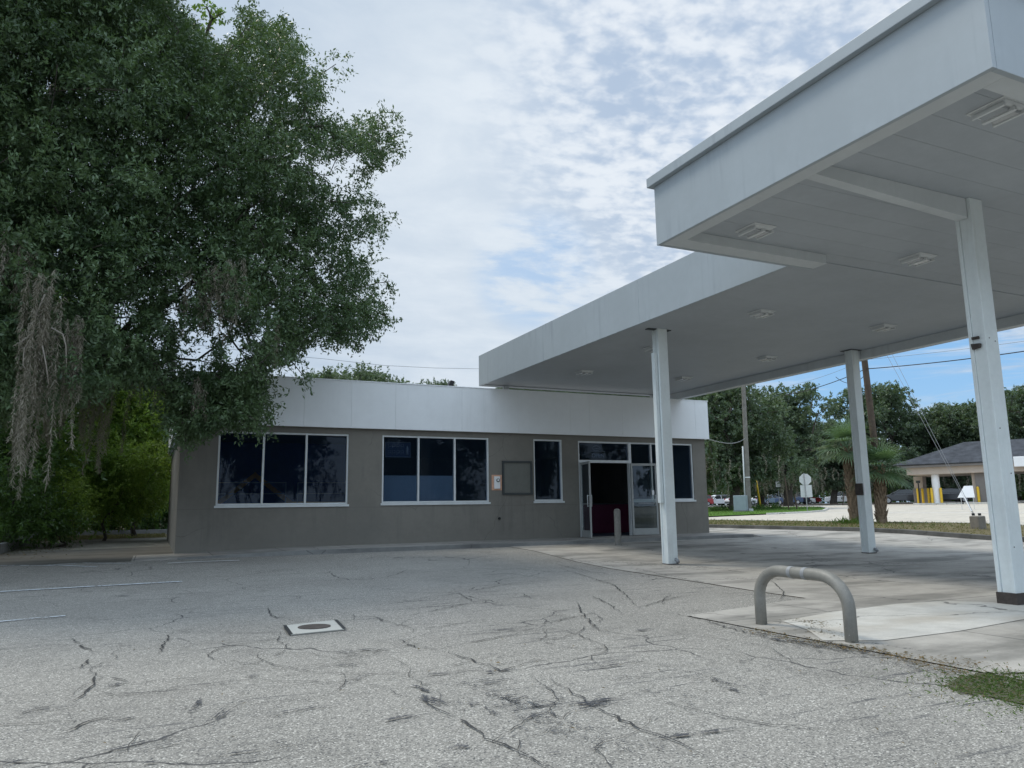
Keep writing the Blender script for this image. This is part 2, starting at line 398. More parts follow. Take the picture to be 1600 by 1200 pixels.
def concrete_mat(name, col, joint=None, stain=.5, staincol=(.10, .10, .095)):
    m, nt, b = new_mat(name); P = geo_pos(nt)
    n1 = nt.noise(P, .45, 6, .6); n2 = nt.noise(P, 3.3, 6, .65); n3 = nt.noise(P, 70, 3, .6)
    c = nt.mix(nt.ramp(n2, .3, .7), c4(tuple(x*.86 for x in col)), c4(tuple(min(1, x*1.1) for x in col)))
    c = nt.mix(nt.math('MULTIPLY', nt.ramp(n3, .40, .72), .22), c, c4(tuple(x*.55 for x in col)))
    st = nt.noise(nt.mapping(P, (.6, 1.5, 1)), .8, 6, .62)
    c = nt.mix(nt.math('MULTIPLY', nt.ramp(st, .43, .66), stain), c, c4(staincol))
    c = nt.mix(nt.math('MULTIPLY', nt.ramp(n1, .55, .7), stain*.5), c, c4(tuple(x*.6 for x in col)))
    if joint:
        sx = nt.add('ShaderNodeSeparateXYZ'); nt.l.new(P, sx.inputs[0])
        ks = []
        for ax, step, off in joint:
            q = nt.math('ADD', sx.outputs[ax], off); q = nt.math('DIVIDE', q, step)
            q = nt.math('ABSOLUTE', nt.math('SUBTRACT', nt.math('FRACT', q), .5))
            wob = nt.math('MULTIPLY', nt.noise(P, 5, 3), .004)
            ks.append(nt.ramp(nt.math('ADD', q, wob), .5-.016/step+.002, .5-.004/step+.002))
        k = ks[0]
        for x in ks[1:]: k = nt.math('MAXIMUM', k, x)
        c = nt.mix(nt.math('MULTIPLY', k, .72), c, (.06, .06, .058, 1))
    wp = nt.add('ShaderNodeTexNoise'); nt.l.new(P, wp.inputs['Vector']); wp.inputs['Scale'].default_value = 1.1; wp.inputs['Detail'].default_value = 5
    wv = nt.vmath('ADD', P, nt.vmath('MULTIPLY', wp.outputs['Color'], (.8, .8, .8)))
    cr = nt.add('ShaderNodeTexVoronoi', feature='DISTANCE_TO_EDGE'); nt.l.new(wv, cr.inputs['Vector']); cr.inputs['Scale'].default_value = .30
    ck = nt.math('MULTIPLY', nt.ramp(cr.outputs['Distance'], .0045, .0015), nt.ramp(nt.noise(P, .3, 2), .46, .55))
    c = nt.mix(nt.math('MULTIPLY', ck, .7), c, (.06, .06, .058, 1))
    nt.l.new(c, b.inputs['Base Color']); b.inputs['Roughness'].default_value = .8; b.inputs['Specular IOR Level'].default_value = .3
    bn = nt.add('ShaderNodeBump'); bn.inputs['Strength'].default_value = .25; bn.inputs['Distance'].default_value = .004
    nt.l.new(nt.math('ADD', n3, n2), bn.inputs['Height']); nt.l.new(bn.outputs[0], b.inputs['Normal'])
    return m
def soil_mat(name, a, c, sc=2.0):
    m, nt, b = new_mat(name); P = geo_pos(nt)
    f = nt.ramp(nt.math('ADD', nt.math('MULTIPLY', nt.noise(P, sc, 6, .65), .6), nt.math('MULTIPLY', nt.noise(P, sc*14, 4, .7), .4)), .36, .64)
    nt.l.new(nt.mix(f, c4(a), c4(c)), b.inputs['Base Color']); b.inputs['Roughness'].default_value = .95; b.inputs['Specular IOR Level'].default_value = .1
    bn = nt.add('ShaderNodeBump'); bn.inputs['Strength'].default_value = .6; bn.inputs['Distance'].default_value = .03
    nt.l.new(nt.noise(P, sc*10, 5, .7), bn.inputs['Height']); nt.l.new(bn.outputs[0], b.inputs['Normal'])
    return m
def speckle_mat(name, col, keep=.5, scale=30):
    """worn tar or paint: breaks up into grains (alpha from noise) so the ground shows through"""
    m, nt, b = new_mat(name); P = geo_pos(nt)
    a = nt.math('ADD', nt.math('MULTIPLY', nt.noise(P, scale, 4, .7), .55), nt.math('MULTIPLY', nt.noise(P, scale*.2, 3, .6), .45))
    b.inputs['Base Color'].default_value = c4(col); b.inputs['Roughness'].default_value = .8; b.inputs['Specular IOR Level'].default_value = .25
    nt.l.new(nt.ramp(a, 1-keep-.05, 1-keep+.05), b.inputs['Alpha'])
    return m

M = {}
M['asphalt'] = asphalt_mat()
M['apron'] = concrete_mat('apron_concrete', (.40, .38, .345), joint=[(0, 3.66, .9), (1, 4.2, 2.4)], stain=.8, staincol=(.15, .145, .13))
M['walk'] = concrete_mat('sidewalk_concrete', (.34, .325, .30), joint=[(0, 1.5, .3)], stain=.5)
M['pad'] = concrete_mat('pale_concrete_pad', (.52, .51, .475), stain=.5, staincol=(.36, .31, .24))
M['street'] = concrete_mat('street_concrete', (.54, .495, .42), stain=.25, staincol=(.30, .29, .27))
M['lot'] = concrete_mat('parking_asphalt', (.15, .15, .155), stain=.3)
M['kerb'] = concrete_mat('kerb_concrete', (.23, .235, .23), stain=.6, staincol=(.07, .07, .07))
M['kerb_dark'] = concrete_mat('dark_kerb_concrete', (.12, .12, .115), stain=.7, staincol=(.05, .05, .045))  # darker concrete tone for the near median kerb
M['kerb_light'] = concrete_mat('pale_kerb_concrete', (.55, .54, .50), stain=.25, staincol=(.3, .3, .28))
M['soil'] = soil_mat('leafy_soil', (.045, .038, .028), (.12, .10, .07))
M['dry_grass'] = soil_mat('dry_grass_ground', (.10, .085, .05), (.19, .165, .09), 3)
M['lawn'] = soil_mat('lawn_ground', (.05, .11, .02), (.10, .19, .035), 2)
M['yard'] = soil_mat('sandy_yard', (.17, .16, .14), (.30, .285, .24), 1.5)
M['tar'] = speckle_mat('tar_patch', (.066, .069, .077), .50, 60)
M['tar_thin'] = speckle_mat('thin_tar_smear', (.07, .073, .08), .43, 70)
M['crack'] = speckle_mat('crack_shadow', (.045, .045, .045), .56, 14)
M['oldpaint'] = speckle_mat('worn_white_paint', (.56, .60, .63), .53, 26)
M['wall'] = simple('taupe_stucco', (.196, .187, .166), .85, .10, .8, .2, bump=.35, bscale=70, streak=(5, .35, (.10, .10, .095)), obj=False)
_m = M['wall']; _nt = NT(_m.node_tree); _b = _m.node_tree.nodes['Principled BSDF']
_src = _b.inputs['Base Color'].links[0].from_socket; _P = geo_pos(_nt); _s = _nt.add('ShaderNodeSeparateXYZ'); _nt.l.new(_P, _s.inputs[0])
_z = _nt.math('ADD', _s.outputs[2], _nt.math('MULTIPLY', _nt.noise(_P, 2.5, 3), .05))
_j = _nt.ramp(_nt.math('ABSOLUTE', _nt.math('SUBTRACT', _z, 1.045)), .012, .004)
_c = _nt.mix(_nt.math('MULTIPLY', _j, .22), _src, (.07, .07, .065, 1))
_lo = _nt.ramp(_nt.math('ADD', _s.outputs[2], _nt.math('MULTIPLY', _nt.noise(_P, 1.6, 5, .7), .5)), .52, .18)
_c = _nt.mix(_nt.math('MULTIPLY', _lo, .35), _c, (.24, .235, .21, 1))
_pt = _nt.ramp(_nt.noise(_P, .45, 4, .6), .46, .62)
_c = _nt.mix(_nt.math('MULTIPLY', _pt, .32), _c, (.15, .15, .138, 1))
_wv = _nt.vmath('ADD', _P, _nt.vmath('MULTIPLY', _nt.add('ShaderNodeTexNoise', i_Vector=_P, i_Scale=1.5, i_Detail=4.0).outputs['Color'], (.5, .5, .5)))
_v = _nt.add('ShaderNodeTexVoronoi', feature='DISTANCE_TO_EDGE', i_Vector=_wv, i_Scale=.45)
_ck = _nt.math('MULTIPLY', _nt.ramp(_v.outputs['Distance'], .004, .001), _nt.ramp(_nt.noise(_P, .5, 2), .48, .56))
_c = _nt.mix(_nt.math('MULTIPLY', _ck, .45), _c, (.06, .06, .055, 1))
_nt.l.new(_c, _b.inputs['Base Color'])
M['fascia'] = simple('white_fascia_panel', (.80, .83, .85), .45, .035, .6, .4, obj=False, streak=(4, .14, (.42, .44, .45)))
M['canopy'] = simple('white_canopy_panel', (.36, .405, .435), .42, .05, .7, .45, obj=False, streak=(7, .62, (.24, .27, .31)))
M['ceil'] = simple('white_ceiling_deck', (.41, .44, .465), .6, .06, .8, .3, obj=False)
M['beam'] = simple('lit_beam_paint', (.54, .57, .58), .5, .06, .9, .35, obj=False, streak=(6, .3, (.30, .32, .33)))  # lighter than the ceiling deck: the lit undersides are put into this colour
M['seam'] = simple('dark_seam', (.10, .105, .11), .8, .1)
M['column'] = simple('white_painted_steel', (.68, .73, .73), .4, .06, 2.0, .45, obj=False, streak=(9, .40, (.36, .36, .33)))
M['rust'] = simple('dark_rusty_base', (.06, .05, .045), .8, .3, 14)
M['door_alu'] = simple('dull_door_aluminium', (.34, .355, .35), .4, .08, 6, .5)
M['alu'] = simple('aluminium_frame', (.60, .63, .64), .38, .06, 5, .5)
M['dark'] = simple('black_metal', (.018, .02, .022), .5, .15, 6)
M['grey_metal'] = simple('grey_metal', (.26, .27, .28), .45, .1, 6)
M['frame_dark'] = simple('dark_painted_frame', (.05, .058, .06), .6, .1, 6)
M['glass'] = glass_mat('tinted_window_glass', (.46, .55, .68), .38, .032)
M['clear'] = glass_mat('door_glass', (.70, .76, .74), .9, .03)
M['hoop'] = simple('taupe_painted_pipe', (.205, .20, .18), .5, .12, 9, .4, bump=.12, bscale=40, streak=(14, .35, (.33, .33, .31)))
_m = M['hoop']; _nt = NT(_m.node_tree); _b = _m.node_tree.nodes['Principled BSDF']; _src = _b.inputs['Base Color'].links[0].from_socket; _P = geo_pos(_nt)
_k = _nt.math('MULTIPLY', _nt.ramp(_nt.noise(_P, 55, 3, .6), .66, .70), _nt.ramp(_nt.noise(_P, 6, 2), .5, .6))
_c = _nt.mix(_k, _src, (.48, .48, .45, 1)); _k = _nt.ramp(_nt.noise(_P, 12, 5, .7), .60, .70)
_nt.l.new(_nt.mix(_nt.math('MULTIPLY', _k, .35), _c, (.12, .115, .10, 1)), _b.inputs['Base Color'])
M['bollard'] = simple('grey_bollard_paint', (.20, .195, .18), .7, .18, 12, .3, bump=.2)
M['inner'] = simple('store_interior', (.10, .11, .14), .8, .1)
M['mural_blue'] = simple('mural_blue', (.02, .05, .20), .7, .15)
M['mural_orange'] = simple('mural_orange', (.85, .36, .03), .6, .1)
M['board'] = simple('pale_blue_board', (.34, .41, .44), .6, .05, 4)
M['maroon'] = simple('maroon_counter', (.11, .012, .04), .6, .1)
M['bark'] = simple('oak_bark', (.075, .066, .056), .9, .35, 5, .2, bump=.8, bscale=22)
M['moss'] = leaf_mat('spanish_moss_fibre', (.16, .145, .115), (.39, .355, .295), .20, .9, .1)
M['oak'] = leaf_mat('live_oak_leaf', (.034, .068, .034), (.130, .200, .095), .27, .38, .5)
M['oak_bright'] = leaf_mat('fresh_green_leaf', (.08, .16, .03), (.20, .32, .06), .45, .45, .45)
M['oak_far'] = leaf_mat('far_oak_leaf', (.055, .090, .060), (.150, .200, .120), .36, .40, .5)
M['fern'] = leaf_mat('sunlit_understory_leaf', (.07, .155, .022), (.27, .37, .065), .50, .5, .35)
M['shrub'] = leaf_mat('shade_shrub_leaf', (.030, .070, .022), (.09, .18, .040), .38, .45, .4)
M['grass'] = leaf_mat('grass_blade', (.045, .095, .02), (.11, .17, .045), .3, .6, .2)
M['straw'] = leaf_mat('dry_grass_blade', (.13, .11, .05), (.24, .20, .10), .3, .8, .1)
M['palm'] = leaf_mat('palm_frond', (.05, .105, .055), (.15, .235, .13), .35, .4, .5)
M['boot'] = simple('palm_trunk_boots', (.20, .15, .105), .9, .3, 12, .2, bump=.6)
M['pole'] = simple('creosote_wood', (.085, .065, .05), .9, .25, 4, .2, bump=.5, bscale=30)
M['pole_grey'] = simple('weathered_wood', (.17, .16, .145), .9, .2, 4, .2, bump=.4, bscale=30)
M['wire'] = simple('cable_black', (.02, .02, .022), .6, .1)
M['steelwire'] = simple('galvanised_strand', (.22, .23, .24), .6, .1, 5, .3)
M['yellow'] = simple('yellow_paint', (.72, .46, .03), .5, .1, 6)
M['sign_back'] = simple('bare_aluminium_sign', (.50, .52, .52), .5, .06, 3, .5)
M['shingle'] = simple('grey_shingle', (.055, .06, .07), .9, .35, 1.6, .2, bump=.5, bscale=5)
M['beige'] = simple('beige_stucco', (.46, .39, .33), .85, .05, 1.5)
M['taupe_pier'] = simple('taupe_pier', (.20, .185, .175), .85, .08, 1.5)
M['white'] = simple('white_enamel', (.78, .79, .80), .5, .03, 3)
M['tyre'] = simple('tyre_rubber', (.015, .015, .016), .85, .1)
M['rim'] = simple('alloy_rim', (.45, .46, .47), .35, .1, 6, .5, metal=.5)
M['carglass'] = simple('dark_car_glass', (.012, .015, .018), .08, .05, 3, .6)
M['lens'] = simple('clear_lamp_lens', (.62, .63, .62), .15, .05, 3, .6)
M['tail'] = simple('red_lamp_lens', (.35, .015, .015), .2, .05, 3, .6)
M['orange_board'] = simple('raw_plywood_patch', (.62, .36, .25), .85, .12, 14)
M['lamp_house'] = simple('lamp_housing_white', (.60, .62, .62), .4, .04, 5)
M['lamp_lens'] = simple('lamp_lens_grey', (.36, .38, .39), .25, .08, 8, .6)
M['anchor'] = concrete_mat('old_concrete_block', (.22, .20, .17), stain=.7, staincol=(.08, .08, .075))
M['roofing'] = simple('flat_roof_membrane', (.30, .30, .30), .9, .1, 1)
M['litter'] = leaf_mat('fallen_leaf', (.05, .035, .02), (.22, .15, .07), .2, .8, .1)
for p, c in dict(white=(.75, .76, .77), blue=(.02, .05, .13), red=(.35, .02, .025), silver=(.42, .44, .46), black=(.02, .022, .026), paleblue=(.22, .30, .38)).items():
    m, nt_, b = new_mat('car_paint_'+p); b.inputs['Base Color'].default_value = c4(c); b.inputs['Roughness'].default_value = .3
    b.inputs['Coat Weight'].default_value = .6; b.inputs['Coat Roughness'].default_value = .05; M['paint_'+p] = m

# ------------------------------------------------------------------ ground and paving
sheet('ground', [(-700, -500), (900, -500), (900, 900), (-700, 900)], M['soil'], -.03)
sheet('asphalt_lot', [(-80, -60), (5.0, -60), (5.0, 6.5), (7.1, 6.95), (7.15, 7.8), (7.95, 15.6), (8.05, 17.4), (-3.2, 17.4), (-80, 17.4)], M['asphalt'], -.004)
sheet('concrete_apron', [(5.0, -60), (20.6, -60), (20.6, 60), (15.2, 60), (15.2, 17.4), (8.05, 17.4), (7.95, 15.6), (7.15, 7.8), (7.1, 6.95), (5.0, 6.5)], M['apron'], .004)
sheet('side_yard', [(-3.4, 17.4), (.6, 17.4), (.6, 24.3), (-3.5, 23.6)], concrete_mat('shade_toned_asphalt', (.12, .115, .10), stain=.6, staincol=(.05, .045, .035)), .0)  # asphalt darkened to carry the tree and building shade, stopping at its edge
sheet('back_path', [(-3.5, 23.6), (.6, 24.3), (.6, 28.5), (-3.6, 28.5)], M['yard'], .0)  # paler sheet begins at the painted shade edge
sheet('back_path', [(-3.6, 28.5), (.6, 28.5), (.6, 33), (-4.2, 33)], M['yard'], .0)
sheet('back_grass', [(-4.2, 33), (.6, 33), (.6, 39), (-4.4, 39)], M['dry_grass'], .0)
sheet('street', [(25.4, -120), (62, -120), (62, 140), (25.4, 140)], M['street'], -.004)
sheet('parking_lot', [(62, -120), (170, -120), (170, 200), (62, 200)], M['lot'], .0)
sheet('concrete_pad', [tuple(ground_at(*p)[:2]) for p in ((1222, 972), (1262, 986), (1286, 1003), (1380, 1003), (1500, 988), (1640, 962), (1600, 944), (1480, 940), (1400, 945), (1300, 958))], M['pad'], .009)
# worn pale strip of bare slab right of the pad, and the dirty joint along the asphalt edge
sheet('lane_line', [(36.6, -20), (36.75, -20), (36.75, 34), (36.6, 34)], M['white'], .004)
sheet('lane_line', [(41.8, 27.0), (41.95, 27.0), (44.6, 34.5), (44.45, 34.5)], M['white'], .004)

# raised verge (median) with kerb
mb = MB()
for x0, x1 in ((20.6, 20.75),): pass
def strip_z(dz): return lambda x, y: gz(x, y)+dz
def long_kerb(name, pts, w, h, mat, side=1):
    """kerb following pts (x,y) on the ground"""
    mb = MB(); P = [Vector((x, y, 0)) for x, y in pts]
    V = []; 
    for i, p in enumerate(P):
        t = (P[min(i+1, len(P)-1)]-P[max(i-1, 0)]).normalized(); n = Vector((-t.y, t.x, 0))*side
        a, b = p, p+n*w; za, zb = gz(a.x, a.y), gz(b.x, b.y)
        V += [(a.x, a.y, za-.1), (a.x+n.x*.02, a.y+n.y*.02, za+h), (b.x, b.y, zb+h), (b.x, b.y, zb-.1)]
    Fc = []
    for i in range(len(P)-1):
        for k in range(4): Fc.append((i*4+k, i*4+(k+1) % 4, (i+1)*4+(k+1) % 4, (i+1)*4+k))
    Fc += [(3, 2, 1, 0), tuple(len(V)-4+k for k in range(4))]
    mb.add(V, Fc); o = mb.build(name, mat, bevel=.012); o['kind'] = 'structure'; return o
long_kerb('median_kerb', [(20.4, y) for y in (-20, 5, 12, 13.5, 16, 17.4, 24, 40, 60)], .15, .13, M['kerb_dark'], -1)
long_kerb('median_kerb', [(25.25, y) for y in (-20, 5, 12, 13.5, 16, 17.4, 24, 40, 60)], .15, .10, M['kerb'], -1)
sheet('median_verge', [(20.55, -20), (25.25, -20), (25.25, 60), (20.55, 60)], M['dry_grass'], .09)
isl = [(30.2, 37.4), (34.2, 36.2), (36.6, 35.4), (39.0, 36.3), (43.0, 39.6), (46.6, 43.6), (48.6, 48), (49, 56), (52, 68), (40, 72), (26, 72), (26, 42)]
sheet('grass_island', isl, M['lawn'], .06)
long_kerb('island_kerb', isl[1:9], .18, .10, M['kerb_light'], -1)
sheet('far_verge', [(66, 40), (72, 40), (76, 70), (60, 78)], M['soil'], .05)

# sidewalk in front of the store (ramps down to the lot at its left end)
def walk_top(x): return float(np.interp(x, [-.4, .6, 3.0, 16.5], [.012, .03, .085, .085]))
mb = MB(); xs = [-.35, .6, 1.8, 3.0, 9.0, 15.9]
ys = (17.4, 19.34)
for a, b in zip(xs[:-1], xs[1:]):
    e0, e1 = (16.95+.45*min(1, (a+.35)/2.5)), (16.95+.45*min(1, (b+.35)/2.5))
    e0 = e1 = 17.4
    mb.add([(a, 17.4, -.1), (b, 17.4, -.1), (b, 17.4, walk_top(b)), (a, 17.4, walk_top(a)), (a, 19.36, walk_top(a)), (b, 19.36, walk_top(b))],
           [(0, 1, 2, 3), (3, 2, 5, 4)])
mb.add([(15.9, 17.4, walk_top(15.9)), (15.9, 19.36, walk_top(15.9)), (15.9, 17.4, -.1), (15.9, 24, -.1), (15.9, 24, .085), (17.0, 17.6, -.1), (15.5, 24, .085), (15.5, 19.36, .085)],
       [(0, 5, 2), (0, 1, 5), (1, 4, 5), (4, 3, 5), (1, 7, 6, 4)])
o = mb.build('sidewalk', M['walk']); o['kind'] = 'structure'
# kerb face strip: darker, standing just proud of the sidewalk edge
mb = MB()
for a, b in zip([.5, 1.8, 3.0, 9.0], [1.8, 3.0, 9.0, 15.9]):
    mb.add([(a, 17.39, -.1), (b, 17.39, -.1), (b, 17.39, walk_top(b)+.003), (a, 17.39, walk_top(a)+.003), (a, 17.53, walk_top(a)+.003), (b, 17.53, walk_top(b)+.003)], [(0, 1, 2, 3), (3, 2, 5, 4)])
o = mb.build('sidewalk_kerb', M['kerb'], bevel=0); o['kind'] = 'structure'
# left and rear kerbs
long_kerb('yard_kerb', [(-3.4, 19.0), (-3.4, 23), (-3.6, 30)], .16, .24, M['kerb'], 1)
long_kerb('rear_kerb', [(-5.5, 39.5), (-2, 39.3), (.9, 39.2)], .2, .20, M['kerb'], 1)

# painted marks, cracks and tar on the lot
def ribbon(mb, pts, w, dz, wob=.0, taper=True):
    P = [ground_at(*p) for p in pts]; Q = [P[0]]
    for a, b in zip(P[:-1], P[1:]):
        n = max(1, int((b-a).length/.06)); n = min(n, 40)
        d = (b-a); nn = Vector((-d.y, d.x, 0)); nn = nn.normalized() if nn.length else nn
        for i in range(1, n+1):
            q = a.lerp(b, i/n)
            if i < n: q = q+nn*random.gauss(0, wob)
            Q.append(q)
    V = []
    for i, p in enumerate(Q):
        t = Q[min(i+1, len(Q)-1)]-Q[max(i-1, 0)]; t.z = 0; t = t.normalized() if t.length else Vector((1, 0, 0))
        n = Vector((-t.y, t.x, 0)); k = 1.0
        if taper: k = min(1, .25+3*min(i, len(Q)-1-i)/max(1, len(Q)-1))
        k *= .55+.9*random.random() if wob else 1
        for s in (-1, 1):
            q = p+n*s*w*.5*k; V.append((q.x, q.y, gz(q.x, q.y)+dz))
    mb.add(V, [(2*i, 2*i+1, 2*i+3, 2*i+2) for i in range(len(Q)-1)])
cracks = [
    [(660, 1085), (668, 1101), (700, 1117), (740, 1140), (770, 1160), (800, 1172), (835, 1188), (870, 1204)],
    [(700, 1019), (740, 1033), (772, 1044), (782, 1050), (800, 1044), (850, 1028)],
    [(622, 1000), (648, 1012), (690, 1015)],
    [(858, 1060), (880, 1075), (935, 1108), (990, 1135), (1030, 1150), (1100, 1182)],
    [(1015, 954), (1060, 960), (1090, 966), (1140, 982), (1200, 998), (1240, 1006), (1300, 1015), (1370, 1030)],
    [(870, 886), (905, 897), (930, 905), (960, 915), (980, 932), (990, 944), (1000, 952)],
    [(900, 940), (915, 965), (935, 985), (950, 990)], [(918, 930), (940, 938), (950, 945), (970, 957)],
    [(640, 962), (690, 952), (732, 943), (765, 938)], [(716, 928), (738, 940), (760, 940)], [(640, 985), (700, 978), (760, 968)],
    [(818, 928), (830, 935), (842, 936)], [(420, 950), (422, 962), (435, 966), (470, 966)],
    [(112, 998), (130, 1013), (155, 1020)], [(150, 1052), (148, 1068), (125, 1090), (105, 1100)], [(125, 1045), (140, 1030)],
    [(250, 1022), (258, 1005), (270, 988)], [(590, 905), (620, 898), (635, 890)],
    [(30, 1118), (60, 1108), (85, 1104)], [(175, 1060), (200, 1066)], [(860, 905), (820, 900), (790, 897)],
    [(1000, 950), (1030, 940), (1060, 933), (1100, 930)], [(1035, 945), (1037, 935), (1050, 930)],
    [(100, 1145), (140, 1128), (190, 1118)], [(860, 880), (960, 900)], [(610, 940), (700, 930), (800, 912), (880, 905)],
    [(780, 985), (850, 975), (930, 958)], [(690, 1015), (760, 1000), (840, 985)], [(520, 1030), (620, 1012), (690, 1000)],
]
mb = MB()
for c in cracks: ribbon(mb, c, .0135, .006, .013)
# concrete side cracks
for c in ([(1200, 858), (1300, 856), (1420, 853), (1560, 861)], [(1240, 880), (1330, 883), (1400, 893), (1520, 899)], [(1060, 880), (1160, 895), (1260, 905), (1380, 902), (1520, 899)],
          [(1390, 903), (1450, 905), (1550, 899)], [(1120, 868), (1240, 872), (1330, 868)], [(1205, 908), (1225, 925), (1220, 938)]):
    ribbon(mb, c, .012, .010, .008)
for _ in range(46):           # hairline cracks wandering over the lot
    u, v = random.uniform(-40, 1120), 892+300*random.random()**1.3; a_ = random.uniform(0, 6.28); c = ground_at(u, v); path = [(u, v)]
    q = Vector((c.x, c.y, 0))
    for k in range(random.randint(6, 17)):
        a_ += random.gauss(0, .38); q = q+Vector((math.cos(a_), math.sin(a_), 0))*random.uniform(.08, .28)
        if q.x > 4.8 or q.y > 16.8 or q.y < 2: break
        uv_ = project(np.array((q.x, q.y, gz(q.x, q.y)))); path.append((float(uv_[0]), float(uv_[1])))
    if len(path) > 2: ribbon(mb, path, random.uniform(.004, .008), .006, .008)
o = mb.build('asphalt_cracks', M['crack']); o['kind'] = 'structure'
def blot(mb, u, v, lu, lv, ang=0, n=0, rough=.35, dz=.007):
    """scrape mark: a bundle of ragged strokes lying along one direction"""
    k = int(4+lv*1.0) if not n else int(n*.4); lu = lu*1.35
    for _ in range(k):
        q = random.gauss(0, .42); h = lu*(.4+1.1*random.random())*max(.25, 1-abs(q)*.6); c = u+random.gauss(0, lu*.25); vv = v+q*lv
        pts = [(c+h*f, vv-h*f*math.tan(ang)+random.gauss(0, lv*.06)) for f in (-1, -.5, 0, .5, 1)]
        d = (ground_at(u, v-lv*.5)-ground_at(u, v+lv*.5)).length
        ribbon(mb, pts, max(.008, min(.04, d*(.07+.12*random.random()))), dz+random.random()*.0012, .006)
mb = MB(); A = .12
for (u, v, lu, lv, an) in [(763, 1066, 32, 4, .14), (724, 1168, 18, 5, .2), (675, 1096, 14, 6, -.3), (660, 1078, 8, 5, -.4), (780, 1050, 20, 5, .1), (930, 1098, 26, 10, .1),
                           (830, 1122, 20, 5, .25), (1055, 1152, 28, 3, .1), (1075, 1148, 40, 3, .12), (845, 998, 34, 2, .05), (300, 1110, 12, 5, .3), (308, 1101, 5, 4, .9),
                           (545, 1040, 16, 2.5, .15), (690, 1054, 20, 2, .1), (552, 1018, 22, 3, .1), (625, 1124, 20, 3, .2), (230, 1166, 70, 3, .22), (65, 1110, 24, 3, .15),
                           (195, 932, 26, 1.4, .02), (270, 928, 50, .8, .04), (560, 1060, 18, 2, .2), (180, 1072, 10, 4, .3), (345, 1120, 15, 2.5, .7), (460, 1112, 34, 2, .2), (355, 1180, 40, 2.5, .15),
                           (590, 1195, 26, 2, .15), (15, 1195, 18, 5, .2), (955, 1040, 30, 3, .15), (1005, 985, 14, 3, .1), (790, 985, 20, 2, 0), (395, 1058, 10, 3, .1), (240, 1192, 10, 4, .2),
                           (1340, 893, 12, 1.0, 0), (1510, 897, 14, 1.4, 0), (1530, 901, 16, 1.4, 0), (1250, 868, 14, 1, 0), (1160, 866, 6, 1.2, 0), (1209, 857, 4, 1.6, 0), (1165, 858, 8, .8, 0)]:
    blot(mb, u, v, lu, lv, an)
o = mb.build('tar_patches', M['tar']); o['kind'] = 'structure'
mb = MB()
for (u, v, lu, lv, an) in [(800, 1090, 50, 16, -.35), (885, 1105, 55, 12, -.15), (860, 1130, 80, 14, -.45), (1050, 1090, 60, 8, -.3), (990, 1060, 40, 8, .05), (860, 985, 45, 4, 0), (1120, 1062, 60, 14, -.3),
                           (1180, 905, 60, 4, 0), (760, 1110, 30, 12, -.3), (960, 1160, 70, 10, -.4), (470, 1165, 70, 5, .2), (640, 940, 40, 2, .1), (1200, 1040, 60, 8, -.2),
                           (985, 880, 50, 2.5, -.06), (1075, 887, 50, 3, -.05), (1420, 880, 80, 4, 0), (1290, 1010, 90, 7, -.17), (1440, 1040, 60, 8, -.2), (560, 905, 60, 1.5, .05)]:
    blot(mb, u, v, lu, lv, an, 34, .5, .0055)
for k in range(16):
    j_ = lambda: random.gauss(0, 2.2)
    ribbon(mb, [(1075+j_(), 962+j_()*.4), (1140+j_(), 978+j_()), (1188, 990+j_()), (1240, 1003+j_()*1.4), (1300, 1011+j_()*1.6), (1360, 1019+j_()*1.6), (1420, 1034+j_()*1.4), (1500, 1055+j_())][random.randint(0, 3):random.randint(5, 8)], random.uniform(.012, .05), .0095+.0002*k, .012)
for k in range(7):
    ribbon(mb, [(840, 863+random.gauss(0, .5)), (1000, 891+random.gauss(0, .8)), (1100, 911+random.gauss(0, .8)), (1182, 926+random.gauss(0, 1))], random.uniform(.01, .03), .0095+.0002*k, .008)
for _ in range(210):          # short scuffs, all running the way the cars cross
    u, v = random.uniform(-40, 1150), 905+290*random.random()**1.2; L_ = random.uniform(8, 46)*(v/1000)**3; sl_ = .02+.22*max(0, (v-900)/300)*(.4+.8*random.random())
    ribbon(mb, [(u-L_, v+L_*sl_), (u-L_*.3, v+L_*sl_*.3+random.gauss(0, .6)), (u+L_*.4, v-L_*sl_*.4+random.gauss(0, .6)), (u+L_, v-L_*sl_)], random.uniform(.006, .018), .0052, .005)
o = mb.build('tar_smears', M['tar_thin']); o['kind'] = 'structure'
mb = MB()
ribbon(mb, [(-60, 929), (0, 925), (120, 918), (245, 911), (285, 909)], .11, .006, 0, False)
ribbon(mb, [(-30, 975), (0, 972), (60, 966), (102, 963)], .07, .006, 0, False)
ribbon(mb, [(0, 884), (100, 884), (150, 886)], .10, .006, 0, False)
ribbon(mb, [(60, 884), (130, 880), (205, 881)], .08, .006, 0, False)
o = mb.build('parking_line', M['oldpaint']); o['kind'] = 'structure'
mb = MB(); ribbon(mb, [(262, 880.5), (300, 878.5), (340, 877), (374, 876)], .10, .008, 0, False)
o = mb.build('kerb_paint', M['white']); o['kind'] = 'structure'

